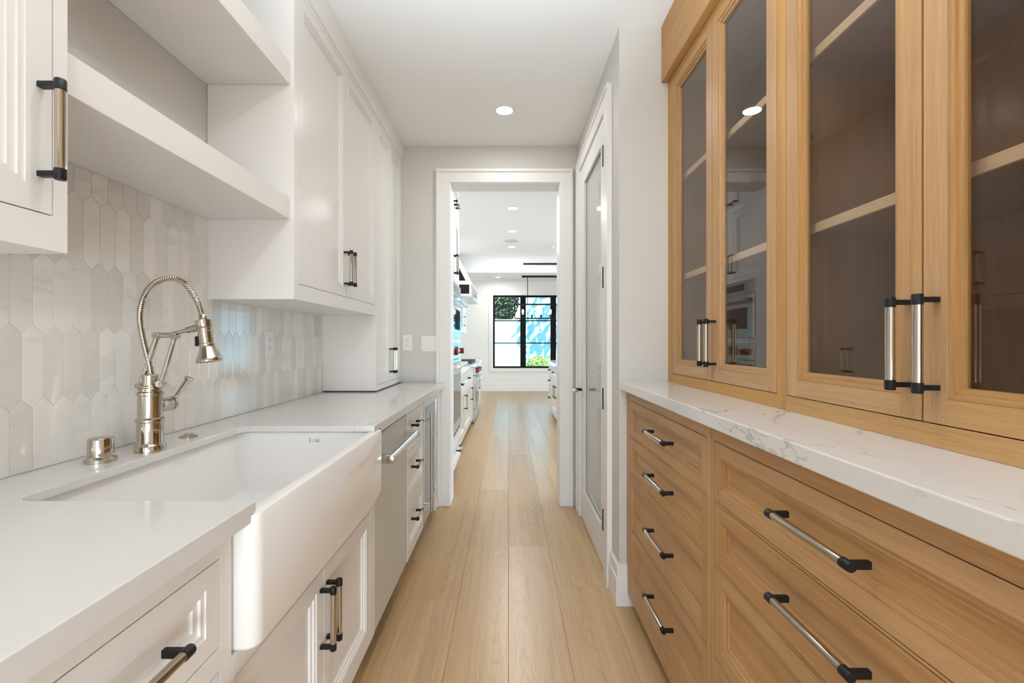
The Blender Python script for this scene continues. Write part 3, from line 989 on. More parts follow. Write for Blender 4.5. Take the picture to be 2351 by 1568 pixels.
# hose
hp = [(905, 776), (900, 740), (888, 690), (868, 615), (850, 530), (839, 445), (848, 362), (880, 285), (940, 228), (1020, 207), (1095, 228), (1150, 288), (1186, 352), (1208, 415), (1216, 450)]
P3 = [fp(x / 2.612, 560 + y / 2.612) for x, y in hp]
def catmull(P, n):
    out = []
    Q = [P[0] * 2 - P[1]] + P + [P[-1] * 2 - P[-2]]
    for i in range(1, len(Q) - 2):
        for k in range(n):
            t_ = k / n
            a, b_, c_, d_ = Q[i - 1], Q[i], Q[i + 1], Q[i + 2]
            out.append(0.5 * ((2 * b_) + (c_ - a) * t_ + (2 * a - 5 * b_ + 4 * c_ - d_) * t_ ** 2 + (3 * b_ - a - 3 * c_ + d_) * t_ ** 3))
    out.append(P[-1])
    return out
dense = catmull(P3, 60)
ln = [0]
for i in range(1, len(dense)): ln.append(ln[-1] + (dense[i] - dense[i - 1]).length)
pitch = 0.0062
nr = int(ln[-1] / pitch)
pts, rs = [], []
import bisect
for k in range(nr * 4 + 1):
    d_ = min(k * pitch / 4, ln[-1] - 1e-6)
    i = max(1, bisect.bisect(ln, d_)); i = min(i, len(dense) - 1)
    f = (d_ - ln[i - 1]) / max(1e-9, ln[i] - ln[i - 1])
    pts.append(dense[i - 1].lerp(dense[i], f))
    rs.append(0.0081 if k % 4 in (1, 2, 3) else 0.0066)
obj('ribbed_hose', MB().tube(pts, rs, 12), 'nickel', fa)
obj('hose_collar', MB().prof(fp(905 / 2.612, 560 + 812 / 2.612), P3[0] - fp(905 / 2.612, 560 + 812 / 2.612), [(0.0098, 0), (0.0098, 0.014), (0.0085, 0.019)], 18), 'nickel', fa)
def z2(x, y, yy=YFA): return fp(x / 2.612, 560 + y / 2.612, yy)
arm = MB()
for off in (-1,):
    a0, a1 = z2(843, 850), z2(944, 548)
    c0, c1 = z2(966, 838), z2(1050, 552)
    arm.cyl(a0, a1, 0.0072, 14); arm.cyl(c0, c1, 0.0062, 14)
obj('arm', arm, 'nickel', fa)
for p, q in ((a0, Vector((fx - 0.015, YFA, fz + 0.192))), (a1, None), (c0, Vector((fx + 0.015, YFA, fz + 0.190))), (c1, None)):
    jn = MB()
    jn.prof(p + Vector((0, -0.012, 0)), (0, 1, 0), [(0.004, 0), (0.004, 0.0015), (0.0092, 0.0015), (0.0092, 0.0225)], 16)
    if q: jn.cyl(p, q, 0.0065, 12)
    obj('knuckle', jn, 'nickel', fa)
ln2 = MB()
e0, e1 = z2(1125, 517), z2(1190, 500)
ln2.cyl(a1, z2(1065, 548), 0.0075, 14)
ln2.cyl(z2(1010, 546), e0, 0.0058, 12)
ln2.prof(e0, e1 - e0, [(0.006, -0.002), (0.0095, 0.0), (0.0095, 0.014), (0.0105, 0.016), (0.0105, (e1 - e0).length)], 16)
obj('support_link', ln2, 'nickel', fa)
h0, h1 = z2(1216, 432), z2(1254, 690)
ax = (h1 - h0).normalized(); hl = (h1 - h0).length
sp = MB().prof(h0, ax, [(0.0085, -0.004), (0.0105, 0.0), (0.0115, 0.010), (0.0205, 0.012), (0.0205, 0.030), (0.0195, 0.033), (0.0178, 0.035), (0.0178, 0.036), (0.0200, 0.037), (0.0200, 0.042), (0.0182, 0.044), (0.0182, 0.078), (0.0198, 0.080), (0.0198, 0.085), (0.0186, 0.088), (0.0300, 0.118), (0.0322, 0.122), (0.0322, 0.129), (0.0300, 0.131), (0.0255, 0.130)], 30)
sh = obj('spray_head', sp, 'nickel', fa)
obj('spray_face', MB().prof(h0 + ax * 0.1295, ax, [(0.0255, 0), (0.022, 0.001)], 24), 'black', sh)
side = Vector((-ax.z, 0, ax.x)); side = side if side.x < 0 else -side
tq = h0 + ax * 0.066 + side * 0.0195
tg = MB()
tg.loops([[tq + Vector((0, dy_, 0)) + ax * a + side * s_ for a, s_ in ((-0.013, -0.004), (-0.010, 0.007), (0.016, 0.010), (0.017, -0.004))] for dy_ in (-0.007, 0.007)], 0, True, True, False)
obj('spray_trigger', tg, 'black', sh)
# lever on the far side of the body
lz = 1.052
st = MB().prof((fx, YFA + 0.024, lz), (0, 1, 0), [(0.021, 0), (0.021, 0.046), (0.0195, 0.048)], 24)
obj('valve_stub', st, 'nickel', fa)
lv = MB().prof((fx, YFA + 0.0735, lz), (0, 1, 0), [(0.021, 0), (0.021, 0.008), (0.018, 0.014), (0.008, 0.018)], 24)
l0 = Vector((fx + 0.006, YFA + 0.084, lz + 0.012)); l1 = Vector((-0.963, YFA + 0.092, 1.128))
LL = (l1 - l0).length
lv.prof(l0, l1 - l0, [(0.007, 0), (0.0062, 0.006), (0.0085, LL - 0.014), (0.0125, LL - 0.006), (0.013, LL - 0.002), (0.010, LL)], 18)
obj('lever', lv, 'nickel', fa)
obj('seal_ring', MB().prof((fx, YFA + 0.0705, lz), (0, 1, 0), [(0.0195, 0), (0.0195, 0.003)], 24), 'rubber', fa)

ag = obj('air_gap_cap', MB().prof((-1.046, 1.168, ZL), (0, 0, 1), [(0.034, 0), (0.034, 0.010), (0.031, 0.013), (0.0275, 0.015), (0.0275, 0.058), (0.0255, 0.062), (0.018, 0.0635)], 30), 'nickel', None, origin=(-1.046, 1.168, ZL))
tag(ag, 'short polished nickel air gap cap to the near side of the faucet', 'air gap')
sw = obj('sink_button', MB().prof((-1.033, 1.470, ZL), (0, 0, 1), [(0.027, 0), (0.027, 0.003), (0.022, 0.006), (0.014, 0.007), (0.014, 0.0105), (0.011, 0.012)], 28), 'nickel', None, origin=(-1.033, 1.470, ZL))
tag(sw, 'flat round polished nickel button on the far side of the faucet', 'button')

# ------------------------------------------------------------------ electrical plates
def plate(name, label, cat, c, axis, w=0.072, h=0.118, kind='outlet', gangs=1):
    """axis 'x': on the left wall facing +X; 'y': on a wall facing -Y"""
    cx, cy, cz = c
    t = thing(name, c, label, cat)
    def bx(b, u0, u1, v0, v1, d0, d1, m=0):
        if axis == 'x': b.box(cx + d0, cx + d1, cy + u0, cy + u1, cz + v0, cz + v1, m)
        else: b.box(cx + u0, cx + u1, cy - d1, cy - d0, cz + v0, cz + v1, m)
    b = MB(); bx(b, -w / 2, w / 2, -h / 2, h / 2, 0, 0.006)
    obj('cover_plate', b, 'plastic', t, 0.0015)
    if kind == 'outlet':
        b = MB(); bx(b, -0.0165, 0.0165, -0.034, 0.034, 0.006, 0.0078)
        obj('receptacle', b, 'plastic', t, 0.0006)
        for v in (0.022, -0.016):
            b = MB()
            bx(b, -0.0075, -0.0050, v - 0.0035, v + 0.0035, 0.0078, 0.0082)
            bx(b, 0.0050, 0.0072, v - 0.003, v + 0.003, 0.0078, 0.0082)
            bx(b, -0.0022, 0.0022, v - 0.0105, v - 0.0065, 0.0078, 0.0082)
            obj('socket_slots', b, 'slot', t)
    else:
        for g in range(gangs):
            u = (g - (gangs - 1) / 2) * 0.046
            b = MB(); bx(b, u - 0.0165, u + 0.0165, -0.034, 0.034, 0.006, 0.0085)
            obj('rocker', b, 'plastic', t, 0.001)
    return t
plate('wall_outlet', 'white duplex outlet on the marble picket tiles', 'outlet', (GX + 0.0019, 2.152, 1.227), 'x')
plate('wall_outlet', 'white duplex outlet on the plain wall next to the light switches', 'outlet', (-0.762, YF, 1.229), 'y')
plate('light_switch', 'double white rocker switch plate beside the kitchen opening', 'switch', (-0.602, YF, 1.221), 'y', 0.112, 0.118, 'switch', 2)

# ------------------------------------------------------------------ left uppers
ZUB = 1.397
def upper(name, label, y0, y1, doors, z0=ZUB, zd0=1.458, handles=(), toe=None):
    t = cabinet(name, label, 'cabinet', XF, 1, XW + 0.002, y0, y1, z0, 2.614, [(a, b_, [(zd0, 2.590)]) for a, b_ in doors])
    for (a, b_), (hu, hv) in zip(doors, handles):
        front(t, 'door', XF, 1, a, b_, zd0, 2.590, handle=(True, hu, hv, 0.154))
    return t
upper('wall_cabinet', 'white wall cabinet with one black-and-nickel pull, nearest above the worktop', 0.30, 0.836, [(0.34, 0.8097)], handles=[(0.787, 1.602)])
uc = upper('wall_cabinet', 'white two-door wall cabinet past the open shelves', 1.720, 2.782, [(1.758, 2.273), (2.273, 2.770)], handles=[(2.245, 1.600), (2.301, 1.600)])
tw = upper('counter_cabinet', 'tall white two-door cabinet standing on the worktop by the doorway wall', 2.784, 3.4385, [(2.818, 3.120), (3.120, 3.425)], ZL + 0.008, 0.968, handles=[(3.096, 1.110), (3.146, 1.110)])
obj('gap_shade_strip', MB().box(XF - 0.004, XW + 0.006, 2.788, 3.4385, ZL + 0.0005, ZL + 0.008), 'rubber', tw)  # dark strip standing for the shade in the gap under the cabinet
for nm, za, zb2, lab in (('floating_shelf', 1.699, 1.778, 'thick white open shelf just above the marble tiles'), ('floating_shelf', 2.207, 2.291, 'thick white open shelf near the ceiling')):
    s_ = obj(nm, MB().box(XW + 0.0005, -0.825, 0.838, 1.718, za, zb2), 'white', None, 0.0015, origin=(-0.98, 1.28, za))
    tag(s_, lab, 'shelf', 'thick white floating shelves')
cb_ = MB()
pr = [(XF + 0.0005, 2.6145), (XF + 0.006, 2.6145), (XF + 0.012, 2.64), (XF + 0.020, 2.69), (XF + 0.024, 2.7155), (XW + 0.002, 2.7155), (XW + 0.002, 2.6145)]
cb_.loops([[(x, y, z) for x, z in pr] for y in (-0.2, YF - 0.0005)], 0, True, True, False)
struct('trim_3', cb_, 'white', 'white crown strip over the white wall cabinets')

# ------------------------------------------------------------------ right run: oak
XO, XU, XOB = 0.555, 0.75, 1.128
rt = obj('worktop', MB().box(0.523, XOB, 0.30, YS - 0.0005, ZR - 0.038, ZR), 'quartz', None, 0.0025, origin=(0.82, 1.2, ZR))
tag(rt, 'white quartz worktop with grey veins on the oak drawer cabinets', 'worktop')
dz = [(0.808, 0.9695), (0.6385, 0.8035), (0.387, 0.6345), (0.134, 0.383)]
for lab, y0, y1, a, b_ in (('oak four-drawer cabinet against the wall return by the glazed door', 1.252, 2.139, 1.2705, 2.073), ('oak four-drawer cabinet nearest the camera below the worktop', 0.37, 1.250, 0.405, 1.228)):
    t = cabinet('drawer_cabinet', lab, 'cabinet', XO, -1, XOB, y0, y1, 0.066, ZR - 0.0385, [(a, b_, dz)], 'oak_v', 'oak_h', toe='oak_h')
    for (v0, v1) in dz:
        front(t, 'drawer', XO, -1, a, b_, v0, v1, 'oak', 0.036, handle=(False, 1.636 if y0 > 1 else 0.802, (v0 + v1) / 2 + 0.004, 0.205))
ZOT = 2.47
hz_ = [1.18, 1.55, 1.75]
for lab, y0, y1, drs in (('glass-door oak cabinet against the wall return by the glazed door', 1.231, 2.139, [(1.678, 2.082), (1.271, 1.678)]), ('glass-door oak cabinet nearest the camera above the veined worktop', 0.370, 1.2305, [(0.8246, 1.2295), (0.42, 0.8246)])):
    cols = sorted([(a, b_, [(1.090, 2.430)]) for a, b_ in drs])
    t = cabinet('glass_cabinet', lab, 'cabinet', XU, -1, XOB, y0, y1, ZR + 0.0005, ZOT, cols, 'oak_fv', 'oak_fh', hollow='closed', inside='oak_shaded')
    for i, (a, b_) in enumerate(drs):
        far = (i == 0)
        hu = a + 0.0285 if far else b_ - 0.0285
        hg = [((b_ - 0.035) if far else (a + 0.035), z) for z in (1.178, 1.76, 2.33)]
        front(t, 'door', XU, -1, a, b_, 1.090, 2.430, 'oak', 0.044, glass=True, handle=(True, hu, 1.232, 0.154), hinge=hg)
    for zs in (1.540, 1.990):
        sh_ = obj('shelf', MB().box(XU + 0.045, XOB - 0.014, y0 + 0.020, y1 - 0.020, zs - 0.0225, zs), 'oak_shaded', t)
        obj('shelf_edge', MB().box(XU + 0.038, XU + 0.0449, y0 + 0.020, y1 - 0.020, zs - 0.0235, zs), 'oak_lit_edge', sh_)
cr = MB().box(0.718, XOB, 0.37, YS - 0.0005, ZOT + 0.0005, ZC - 0.0005)
cr.box(0.718, 0.7495, 0.37, YS - 0.0005, 2.452, ZOT + 0.0005)
struct('trim_4', cr, 'oak_fh', 'flat oak fascia between the glass-door cabinets and the ceiling', bevel=0.001)

# ------------------------------------------------------------------ recessed ceiling lights
_rl = {}
def downlight(x, y, z, label, power, r=0.052, color=(1.0, 0.97, 0.94), group='recessed ceiling lights'):
    t = thing('ceiling_light', (x, y, z), label, 'ceiling light', group)
    obj('trim_ring', MB().prof((x, y, z), (0, 0, -1), [(r + 0.016, 0), (r + 0.014, 0.003), (r + 0.003, 0.005), (r, 0.003), (r - 0.001, 0.0005)], 32, 0, True, False), 'trim', t)
    obj('lens', MB().prof((x, y, z - 0.0012), (0, 0, -1), [(r - 0.001, 0), (r - 0.002, 0.0006)], 28), 'lens', t)
    l = lamp('ceiling_light_lamp', 'AREA', (x, y, z - 0.007), (0, 0, 0), power, color, r * 1.9)
    l.parent = t
    l.location = (0, 0, -0.007)
    return t
downlight(-0.026, 2.909, ZC, 'single recessed light in the pantry ceiling before the doorway', 4.5)
downlight(-0.026, 0.95, ZC, 'recessed light in the pantry ceiling above the sink end, out of the picture', 4.5)
downlight(-0.026, -1.0, ZC, 'recessed light in the pantry ceiling behind the viewer', 4.5)

# ------------------------------------------------------------------ kitchen beyond: shell
ZK = 2.76; YK = 11.42; XKL, XKR = -1.16, 6.2
struct('ceiling_kitchen', MB().box(-1.3, 6.3, YF + 0.17, 8.05, ZK, ZK + 0.1), 'ceil', 'white kitchen ceiling with a row of recessed lights')
struct('ceiling_dining', MB().box(-1.3, 6.3, 8.35, YK, ZK + 0.005, ZK + 0.1), 'ceil')
struct('trim_5', MB().box(XKL, XKR, 8.05, 8.35, 2.462, ZK + 0.1), 'ceil', 'white dropped beam across the kitchen ceiling')
struct('wall_kitchen_left', MB().box(XKL - 0.12, XKL, YF + 0.17, YK, 0, ZK + 0.1), 'kwall')
wx0, wx1, wz0, wz1 = -0.388, 1.80, 0.579, 2.404
kb = MB()
kb.box(-1.3, wx0, YK, YK + 0.16, 0, ZK + 0.1); kb.box(wx1, 4.25, YK, YK + 0.16, 0, ZK + 0.1); kb.box(5.05, 6.3, YK, YK + 0.16, 0, ZK + 0.1)
kb.box(4.25, 5.05, YK, YK + 0.16, 0, 0.69); kb.box(4.25, 5.05, YK, YK + 0.16, wz1, ZK + 0.1)
kb.box(wx0, wx1, YK, YK + 0.16, 0, wz0); kb.box(wx0, wx1, YK, YK + 0.16, wz1, ZK + 0.1)
struct('wall_kitchen_back', kb, 'kwall', 'white kitchen end wall around the black window')
ry0, ry1, rz0, rz1 = 4.8, 8.4, 0.35, 2.55
kb = MB()
kb.box(XKR, XKR + 0.12, YF + 0.17, ry0, 0, ZK + 0.1); kb.box(XKR, XKR + 0.12, ry1, YK, 0, ZK + 0.1)
kb.box(XKR, XKR + 0.12, ry0, ry1, 0, rz0); kb.box(XKR, XKR + 0.12, ry0, ry1, rz1, ZK + 0.1)
struct('wall_kitchen_right', kb, 'kwall')
baseboard('baseboard_kitchen', [(-1.15, 6.1, YK - 0.018, YK, 'y', -1)], 'white baseboard under the black kitchen window')
# window_1: black casements with three rows of panes
w1 = tag(bpy.data.objects.new('window_1', None), 'black-framed kitchen window looking onto the garden', None, None, 'structure')
COL.objects.link(w1); w1.location = ((wx0 + wx1) / 2, YK + 0.05, wz0)
fr = MB(); y0, y1 = YK + 0.01, YK + 0.08
fr.box(wx0, wx1, y0, y1, wz0, wz0 + 0.045); fr.box(wx0, wx1, y0, y1, wz1 - 0.05, wz1)
fr.box(wx0, wx0 + 0.045, y0, y1, wz0 + 0.045, wz1 - 0.05); fr.box(wx1 - 0.045, wx1, y0, y1, wz0 + 0.045, wz1 - 0.05)
mul = [(0.295, 0.435), (1.055, 1.195)]
for a, b_ in mul: fr.box(a, b_, y0 - 0.01, y1, wz0 + 0.045, wz1 - 0.05)
obj('window_frame', fr, 'frame_black', w1)
lights = [(wx0 + 0.045, 0.295), (0.435, 1.055), (1.195, wx1 - 0.045)]
zz = [wz0 + 0.045, 1.208, 1.77, wz1 - 0.05]
for a, b_ in lights:
    for z in zz[1:3]:
        obj('muntin', MB().box(a, b_, y0 + 0.02, y1 - 0.02, z - 0.014, z + 0.014), 'frame_black', w1)
    for q in range(3):
        obj('window_pane', MB().box(a - 0.004, b_ + 0.004, y0 + 0.032, y0 + 0.036, zz[q] - 0.004, zz[q + 1] + 0.004), 'wglass', w1)
tb = MB(); cw = 0.10
tb.box(wx0 - cw, wx0, YK - 0.02, YK, wz0 - 0.09, wz1 + 0.085); tb.box(wx1, wx1 + cw, YK - 0.02, YK, wz0 - 0.09, wz1 + 0.085)
tb.box(wx0, wx1, YK - 0.02, YK, wz1, wz1 + 0.085); tb.box(wx0, wx1, YK - 0.02, YK, wz0 - 0.09, wz0)
struct('trim_6', tb, 'kwhite', 'white casing around the black kitchen window', bevel=0.002)
# side window of the kitchen and rear window of the pantry: black frames in the openings the daylight comes through
def grid_window(name, axis, c, u0, u1, v0, v1, nu, nv):
    b = MB(); t_ = 0.03
    def bar(ua, ub, va, vb):
        if axis == 'x': b.box(c - 0.03, c + 0.03, ua, ub, va, vb)
        else: b.box(ua, ub, c - 0.03, c + 0.03, va, vb)
    for i in range(nu + 1):
        u = u0 + (u1 - u0) * i / nu
        bar(max(u0, u - t_), min(u1, u + t_), v0, v1)
    for j in range(nv + 1):
        v = v0 + (v1 - v0) * j / nv
        bar(u0, u1, max(v0, v - 0.02), min(v1, v + 0.02))
    return struct(name, b, 'frame_black')
grid_window('window_3', 'y', YK + 0.045, 4.25, 5.05, 0.69, wz1, 1, 3)
grid_window('window_2', 'x', XKR - 0.035, ry0, ry1, rz0, rz1, 4, 3)

# ------------------------------------------------------------------ kitchen: left run
XT = -0.49
tower = cabinet('oven_tower', 'tall white cabinet housing the two wall ovens in the kitchen', 'cabinet', XT, 1, XKL + 0.002, 3.655, 4.51, 0.10, 2.72,
                [(3.690, 4.083, [(1.80, 2.395), (2.44, 2.69)]), (4.083, 4.475, [(1.80, 2.395), (2.44, 2.69)])], 'kwhite', 'kwhite', toe='kwhite')
for a, b_, hu in ((3.690, 4.083, 4.055), (4.083, 4.475, 4.111)):
    front(tower, 'door', XT, 1, a, b_, 1.80, 2.395, 'kwhite', 0.05, handle=(True, hu, 1.93, 0.154))
    front(tower, 'door', XT, 1, a, b_, 2.44, 2.69, 'kwhite', 0.05, handle=(False, hu + (0.0 if hu < 4.08 else 0.06), 2.475, 0.10))
dd = front(tower, 'drawer', XT, 1, 3.690, 4.475, 0.125, 0.385, 'kwhite', 0.05, handle=(False, 4.20, 0.255, 0.20))
# the drawer needs an opening in the flat front: it stands proud by its thickness
dd.location.x += 0.0205
def pro_handle(parent, x, y0, y1, z, r=0.016, proj=0.055, m='steel'):
    hb = MB()
    hb.cyl((x + proj, y0 + 0.012, z), (x + proj, y1 - 0.012, z), r, 16)
    for yy in (y0, y1 - 0.034):
        hb.box(x, x + proj, yy + 0.001, yy + 0.033, z - r, z + r)
        hb.prof((x + proj, yy, z), (0, 1, 0), [(r * .9, 0), (r * 1.12, 0.003), (r * 1.12, 0.031), (r * .9, 0.034)], 16)
    return obj('handle', hb, m, parent, 0.0015)
oy0, oy1 = 3.705, 4.460
ov = thing('wall_oven', (XT, 4.08, 1.27), 'upper stainless wall oven with a flat glass control strip', 'oven')
obj('control_panel', MB().box(XT + 0.001, XT + 0.022, oy0, oy1, 1.640, 1.760), 'steel', ov, 0.002)
obj('display', MB().box(XT + 0.0225, XT + 0.024, 3.86, 4.26, 1.672, 1.728), 'display', ov)
d = obj('door', MB().box(XT + 0.001, XT + 0.026, oy0, oy1, 1.270, 1.632), 'steel', ov, 0.003)
obj('oven_window', MB().box(XT + 0.0265, XT + 0.028, oy0 + 0.10, oy1 - 0.10, 1.345, 1.525), 'oven_glass', d)
pro_handle(d, XT + 0.026, oy0 + 0.04, oy1 - 0.04, 1.585)
ov = thing('wall_oven', (XT, 4.08, 0.42), 'lower stainless wall oven with dark red knobs', 'oven')
obj('control_panel', MB().box(XT + 0.001, XT + 0.022, oy0, oy1, 1.085, 1.225), 'steel', ov, 0.002)
obj('display', MB().box(XT + 0.0225, XT + 0.024, 3.97, 4.20, 1.115, 1.195), 'display', ov)
for yy in (3.84, 4.33):
    kb = MB().prof((XT + 0.022, yy, 1.152), (1, 0, 0), [(0.030, 0), (0.030, 0.012), (0.024, 0.014)], 20, 0)
    kb.prof((XT + 0.036, yy, 1.152), (1, 0, 0), [(0.025, 0), (0.027, 0.004), (0.027, 0.026), (0.023, 0.030)], 20, 1)
    obj('knob', kb, ['steel', 'red'], ov)
d = obj('door', MB().box(XT + 0.001, XT + 0.026, oy0, oy1, 0.445, 1.077), 'steel', ov, 0.003)
obj('oven_window', MB().box(XT + 0.0265, XT + 0.028, oy0 + 0.09, oy1 - 0.09, 0.53, 0.95), 'oven_glass', d)
pro_handle(d, XT + 0.026, oy0 + 0.04, oy1 - 0.04, 1.030)
obj('vent_grille', MB().box(XT + 0.001, XT + 0.016, oy0, oy1, 0.412, 0.440), 'iron', ov)

XK = -0.53
def kbase(name, label, y0, y1, cols):
    t = cabinet(name, label, 'cabinet', XK, 1, XKL + 0.002, y0, y1, 0.10, 0.864, [(a, b_, [(0.695, 0.838), (0.128, 0.655)]) for a, b_, _ in cols], 'kwhite', 'kwhite', toe='kwhite')
    for a, b_, hu in cols:
        front(t, 'drawer', XK, 1, a, b_, 0.695, 0.838, 'kwhite', 0.04, handle=(False, (a + b_) / 2, 0.766, 0.12))
        front(t, 'door', XK, 1, a, b_, 0.128, 0.655, 'kwhite', 0.055, handle=(True, hu, 0.52, 0.154))
    return t
kbase('base_cabinet', 'white kitchen base cabinet between the oven tower and the range', 4.512, 6.80, [(4.56, 5.48, 5.42), (5.52, 6.38, 6.30)])
kbase('base_cabinet', 'white kitchen base cabinet on the far side of the range', 7.745, 8.60, [(7.78, 8.565, 7.84)])
for lab, y0, y1 in (('short white worktop between the oven tower and the range', 4.512, 6.815), ('short white worktop on the far side of the range', 7.745, 8.62)):
    w_ = obj('worktop', MB().box(XK + 0.028, XKL + 0.002, y0, y1, 0.8645, 0.905), 'quartz', None, 0.003, origin=(-0.85, (y0 + y1) / 2, 0.905))
    tag(w_, lab, 'worktop')
# range
ra = thing('range', (-0.8, 7.28, 0), 'stainless cooking range with red knobs and iron grates', 'range')
y0, y1 = 6.84, 7.72; XQ = -0.50
obj('body', MB().box(XQ - 0.03, XKL + 0.02, y0, y1, 0.03, 0.905), 'steel', ra, 0.003)
obj('bullnose', MB().box(XQ - 0.03, XQ + 0.03, y0, y1, 0.855, 0.915), 'steel', ra, 0.006)
obj('control_panel', MB().box(XQ - 0.03, XQ - 0.002, y0 + 0.002, y1 - 0.002, 0.735, 0.852), 'steel', ra, 0.002)
for i in range(6):
    yy = y0 + 0.10 + i * 0.136
    kb = MB().prof((XQ - 0.002, yy, 0.795), (1, 0, 0), [(0.034, 0), (0.034, 0.010), (0.026, 0.012)], 18, 0)
    kb.prof((XQ + 0.010, yy, 0.795), (1, 0, 0), [(0.026, 0), (0.029, 0.004), (0.028, 0.034), (0.024, 0.038)], 18, 1)
    obj('knob', kb, ['steel', 'red'], ra)
d = obj('oven_door', MB().box(XQ - 0.03, XQ - 0.001, y0 + 0.004, y1 - 0.004, 0.235, 0.725), 'steel', ra, 0.003)
obj('oven_window', MB().box(XQ, XQ + 0.002, y0 + 0.16, y1 - 0.16, 0.34, 0.58), 'oven_glass', d)
pro_handle(d, XQ - 0.001, y0 + 0.03, y1 - 0.03, 0.672, 0.018, 0.065)
obj('kick_panel', MB().box(XQ - 0.0299, XQ - 0.015, y0 + 0.004, y1 - 0.004, 0.03, 0.225), 'steel', ra)
for yy in (y0 + 0.05, y1 - 0.05):
    for xx in (XQ - 0.08, XKL + 0.10):
        obj('foot', MB().prof((xx, yy, 0), (0, 0, 1), [(0.022, 0), (0.022, 0.02), (0.014, 0.022), (0.014, 0.0295)], 14), 'steel', ra)
for i in range(3):
    ya_ = y0 + 0.03 + i * 0.275
    g = MB()
    for q in range(5):
        g.box(XQ - 0.55, XQ - 0.06, ya_ + 0.008 + q * 0.057, ya_ + 0.022 + q * 0.057, 0.922, 0.945)
    for xx in (XQ - 0.56, XQ - 0.31, XQ - 0.07):
        g.box(xx, xx + 0.014, ya_, ya_ + 0.262, 0.905, 0.938)
    obj('grate', g, 'iron', ra)
obj('back_riser', MB().box(XKL + 0.02, XKL + 0.06, y0, y1, 0.905, 1.0), 'steel', ra)
# hood
ho = thing('range_hood', (-0.85, 7.28, 1.92), 'white sloped range hood with black inset panels and a steel band over the range', 'range hood')
hy0, hy1 = 6.70, 7.86
hxb, hxf = XKL + 0.002, -0.548
b = MB()
b.loops([[(hxf, hy0, 1.915), (hxb, hy0, 1.915), (hxb, hy0, 2.11), (hxf, hy0, 2.11)], [(hxf, hy1, 1.915), (hxb, hy1, 1.915), (hxb, hy1, 2.11), (hxf, hy1, 2.11)]], 0, True, True, False)
obj('band', b, 'kwhite', ho, 0.003)
obj('steel_strip', MB().box(hxf, hxf + 0.004, hy0 + 0.004, hy1 - 0.004, 1.935, 2.09), 'steel', ho)
obj('canopy_lip', MB().box(hxb + 0.05, hxf + 0.012, hy0 - 0.012, hy1 + 0.012, 1.885, 1.914), 'steel', ho, 0.003)
cx_ = -0.90
sl = MB()
sl.loops([[(hxf - 0.02, y, 2.1105), (hxb, y, 2.1105), (hxb, y, ZK - 0.001), (cx_, y, ZK - 0.001)] for y in (hy0 + 0.02, hy1 - 0.02)], 0, True, True, False)
slo = obj('sloped_body', sl, 'kwhite', ho)
def lerp(a, b_, t_): return a + (b_ - a) * t_
def tri(y, o):
    m_ = 0.05
    def xf(z): return lerp(hxf - 0.02, cx_, (z - 2.1105) / (ZK - 2.1105))
    z0_, z1_ = 2.1105 + 0.03, ZK - 0.05
    return [(hxb + 0.03, y, z0_), (xf(z0_) - m_, y, z0_), (xf(z1_) - m_, y, z1_), (hxb + 0.03, y, z1_)]
b = MB(); b.loops([tri(hy0 + 0.0195, 0), tri(hy0 + 0.016, 0)], 0, True, True, False)
obj('side_panel', b, 'panel_black', ho)
obj('side_panel', MB().box(hxb + 0.03, hxf - 0.03, hy0 - 0.004, hy0 - 0.0005, 1.945, 2.08), 'panel_black', ho)
for k in (0.10, 0.30):
    b = MB()
    q = [(lerp(hxf - 0.02, cx_, t_), lerp(2.1105, ZK - 0.001, t_)) for t_ in (0.02, 0.98)]
    nx, nz = 0.86 * 0.010, 0.51 * 0.010
    yy = hy0 + 0.02 + k * 0.3
    for ya_, yb_ in ((yy, yy + 0.05), (hy1 - (yy - hy0) - 0.05, hy1 - (yy - hy0))):
        b.loops([[(x, ya_, z), (x, yb_, z), (x + nx, yb_, z + nz), (x + nx, ya_, z + nz)] for x, z in q], 0, True, True, False)
    obj('rib', b, 'kwhite', slo)
obj('crown_band', MB().box(hxb, cx_ + 0.05, hy0 + 0.0, hy1, ZK - 0.10, ZK - 0.0015), 'kwhite', ho, 0.004)
# wall cabinet past the hood
kc = cabinet('wall_cabinet', 'white kitchen wall cabinet beyond the range hood', 'cabinet', -0.80, 1, XKL + 0.002, 7.90, 8.60, 1.395, 2.45, [(7.94, 8.56, [(1.45, 2.41)])], 'kwhite', 'kwhite')
front(kc, 'door', -0.80, 1, 7.94, 8.56, 1.45, 2.41, 'kwhite', 0.06, handle=(True, 8.0, 1.60, 0.154))

# island
isl = cabinet('kitchen_island', 'white kitchen island with drawers and doors facing the aisle', 'island', 0.70, -1, 1.85, 5.1, 7.92, 0.10, 0.858,
              [(7.40, 7.885, [(0.70, 0.83), (0.52, 0.66), (0.13, 0.48)]), (6.70, 7.36, [(0.70, 0.83), (0.13, 0.66)]), (5.95, 6.66, [(0.70, 0.83), (0.13, 0.66)])][::-1], 'kwhite', 'kwhite', toe='kwhite')
for (v0, v1) in ((0.70, 0.83), (0.52, 0.66), (0.13, 0.48)):
    front(isl, 'drawer', 0.70, -1, 7.40, 7.885, v0, v1, 'kwhite', 0.03, handle=(False, 7.64, (v0 + v1) / 2 + (0.0 if v1 < 0.9 else 0), 0.12), step=0.7)
for a, b_, hu in ((6.70, 7.36, 6.78), (5.95, 6.66, 6.58)):
    front(isl, 'drawer', 0.70, -1, a, b_, 0.70, 0.83, 'kwhite', 0.03, handle=(False, (a + b_) / 2, 0.765, 0.12), step=0.7)
    front(isl, 'door', 0.70, -1, a, b_, 0.13, 0.66, 'kwhite', 0.055, handle=(True, hu, 0.50, 0.154))
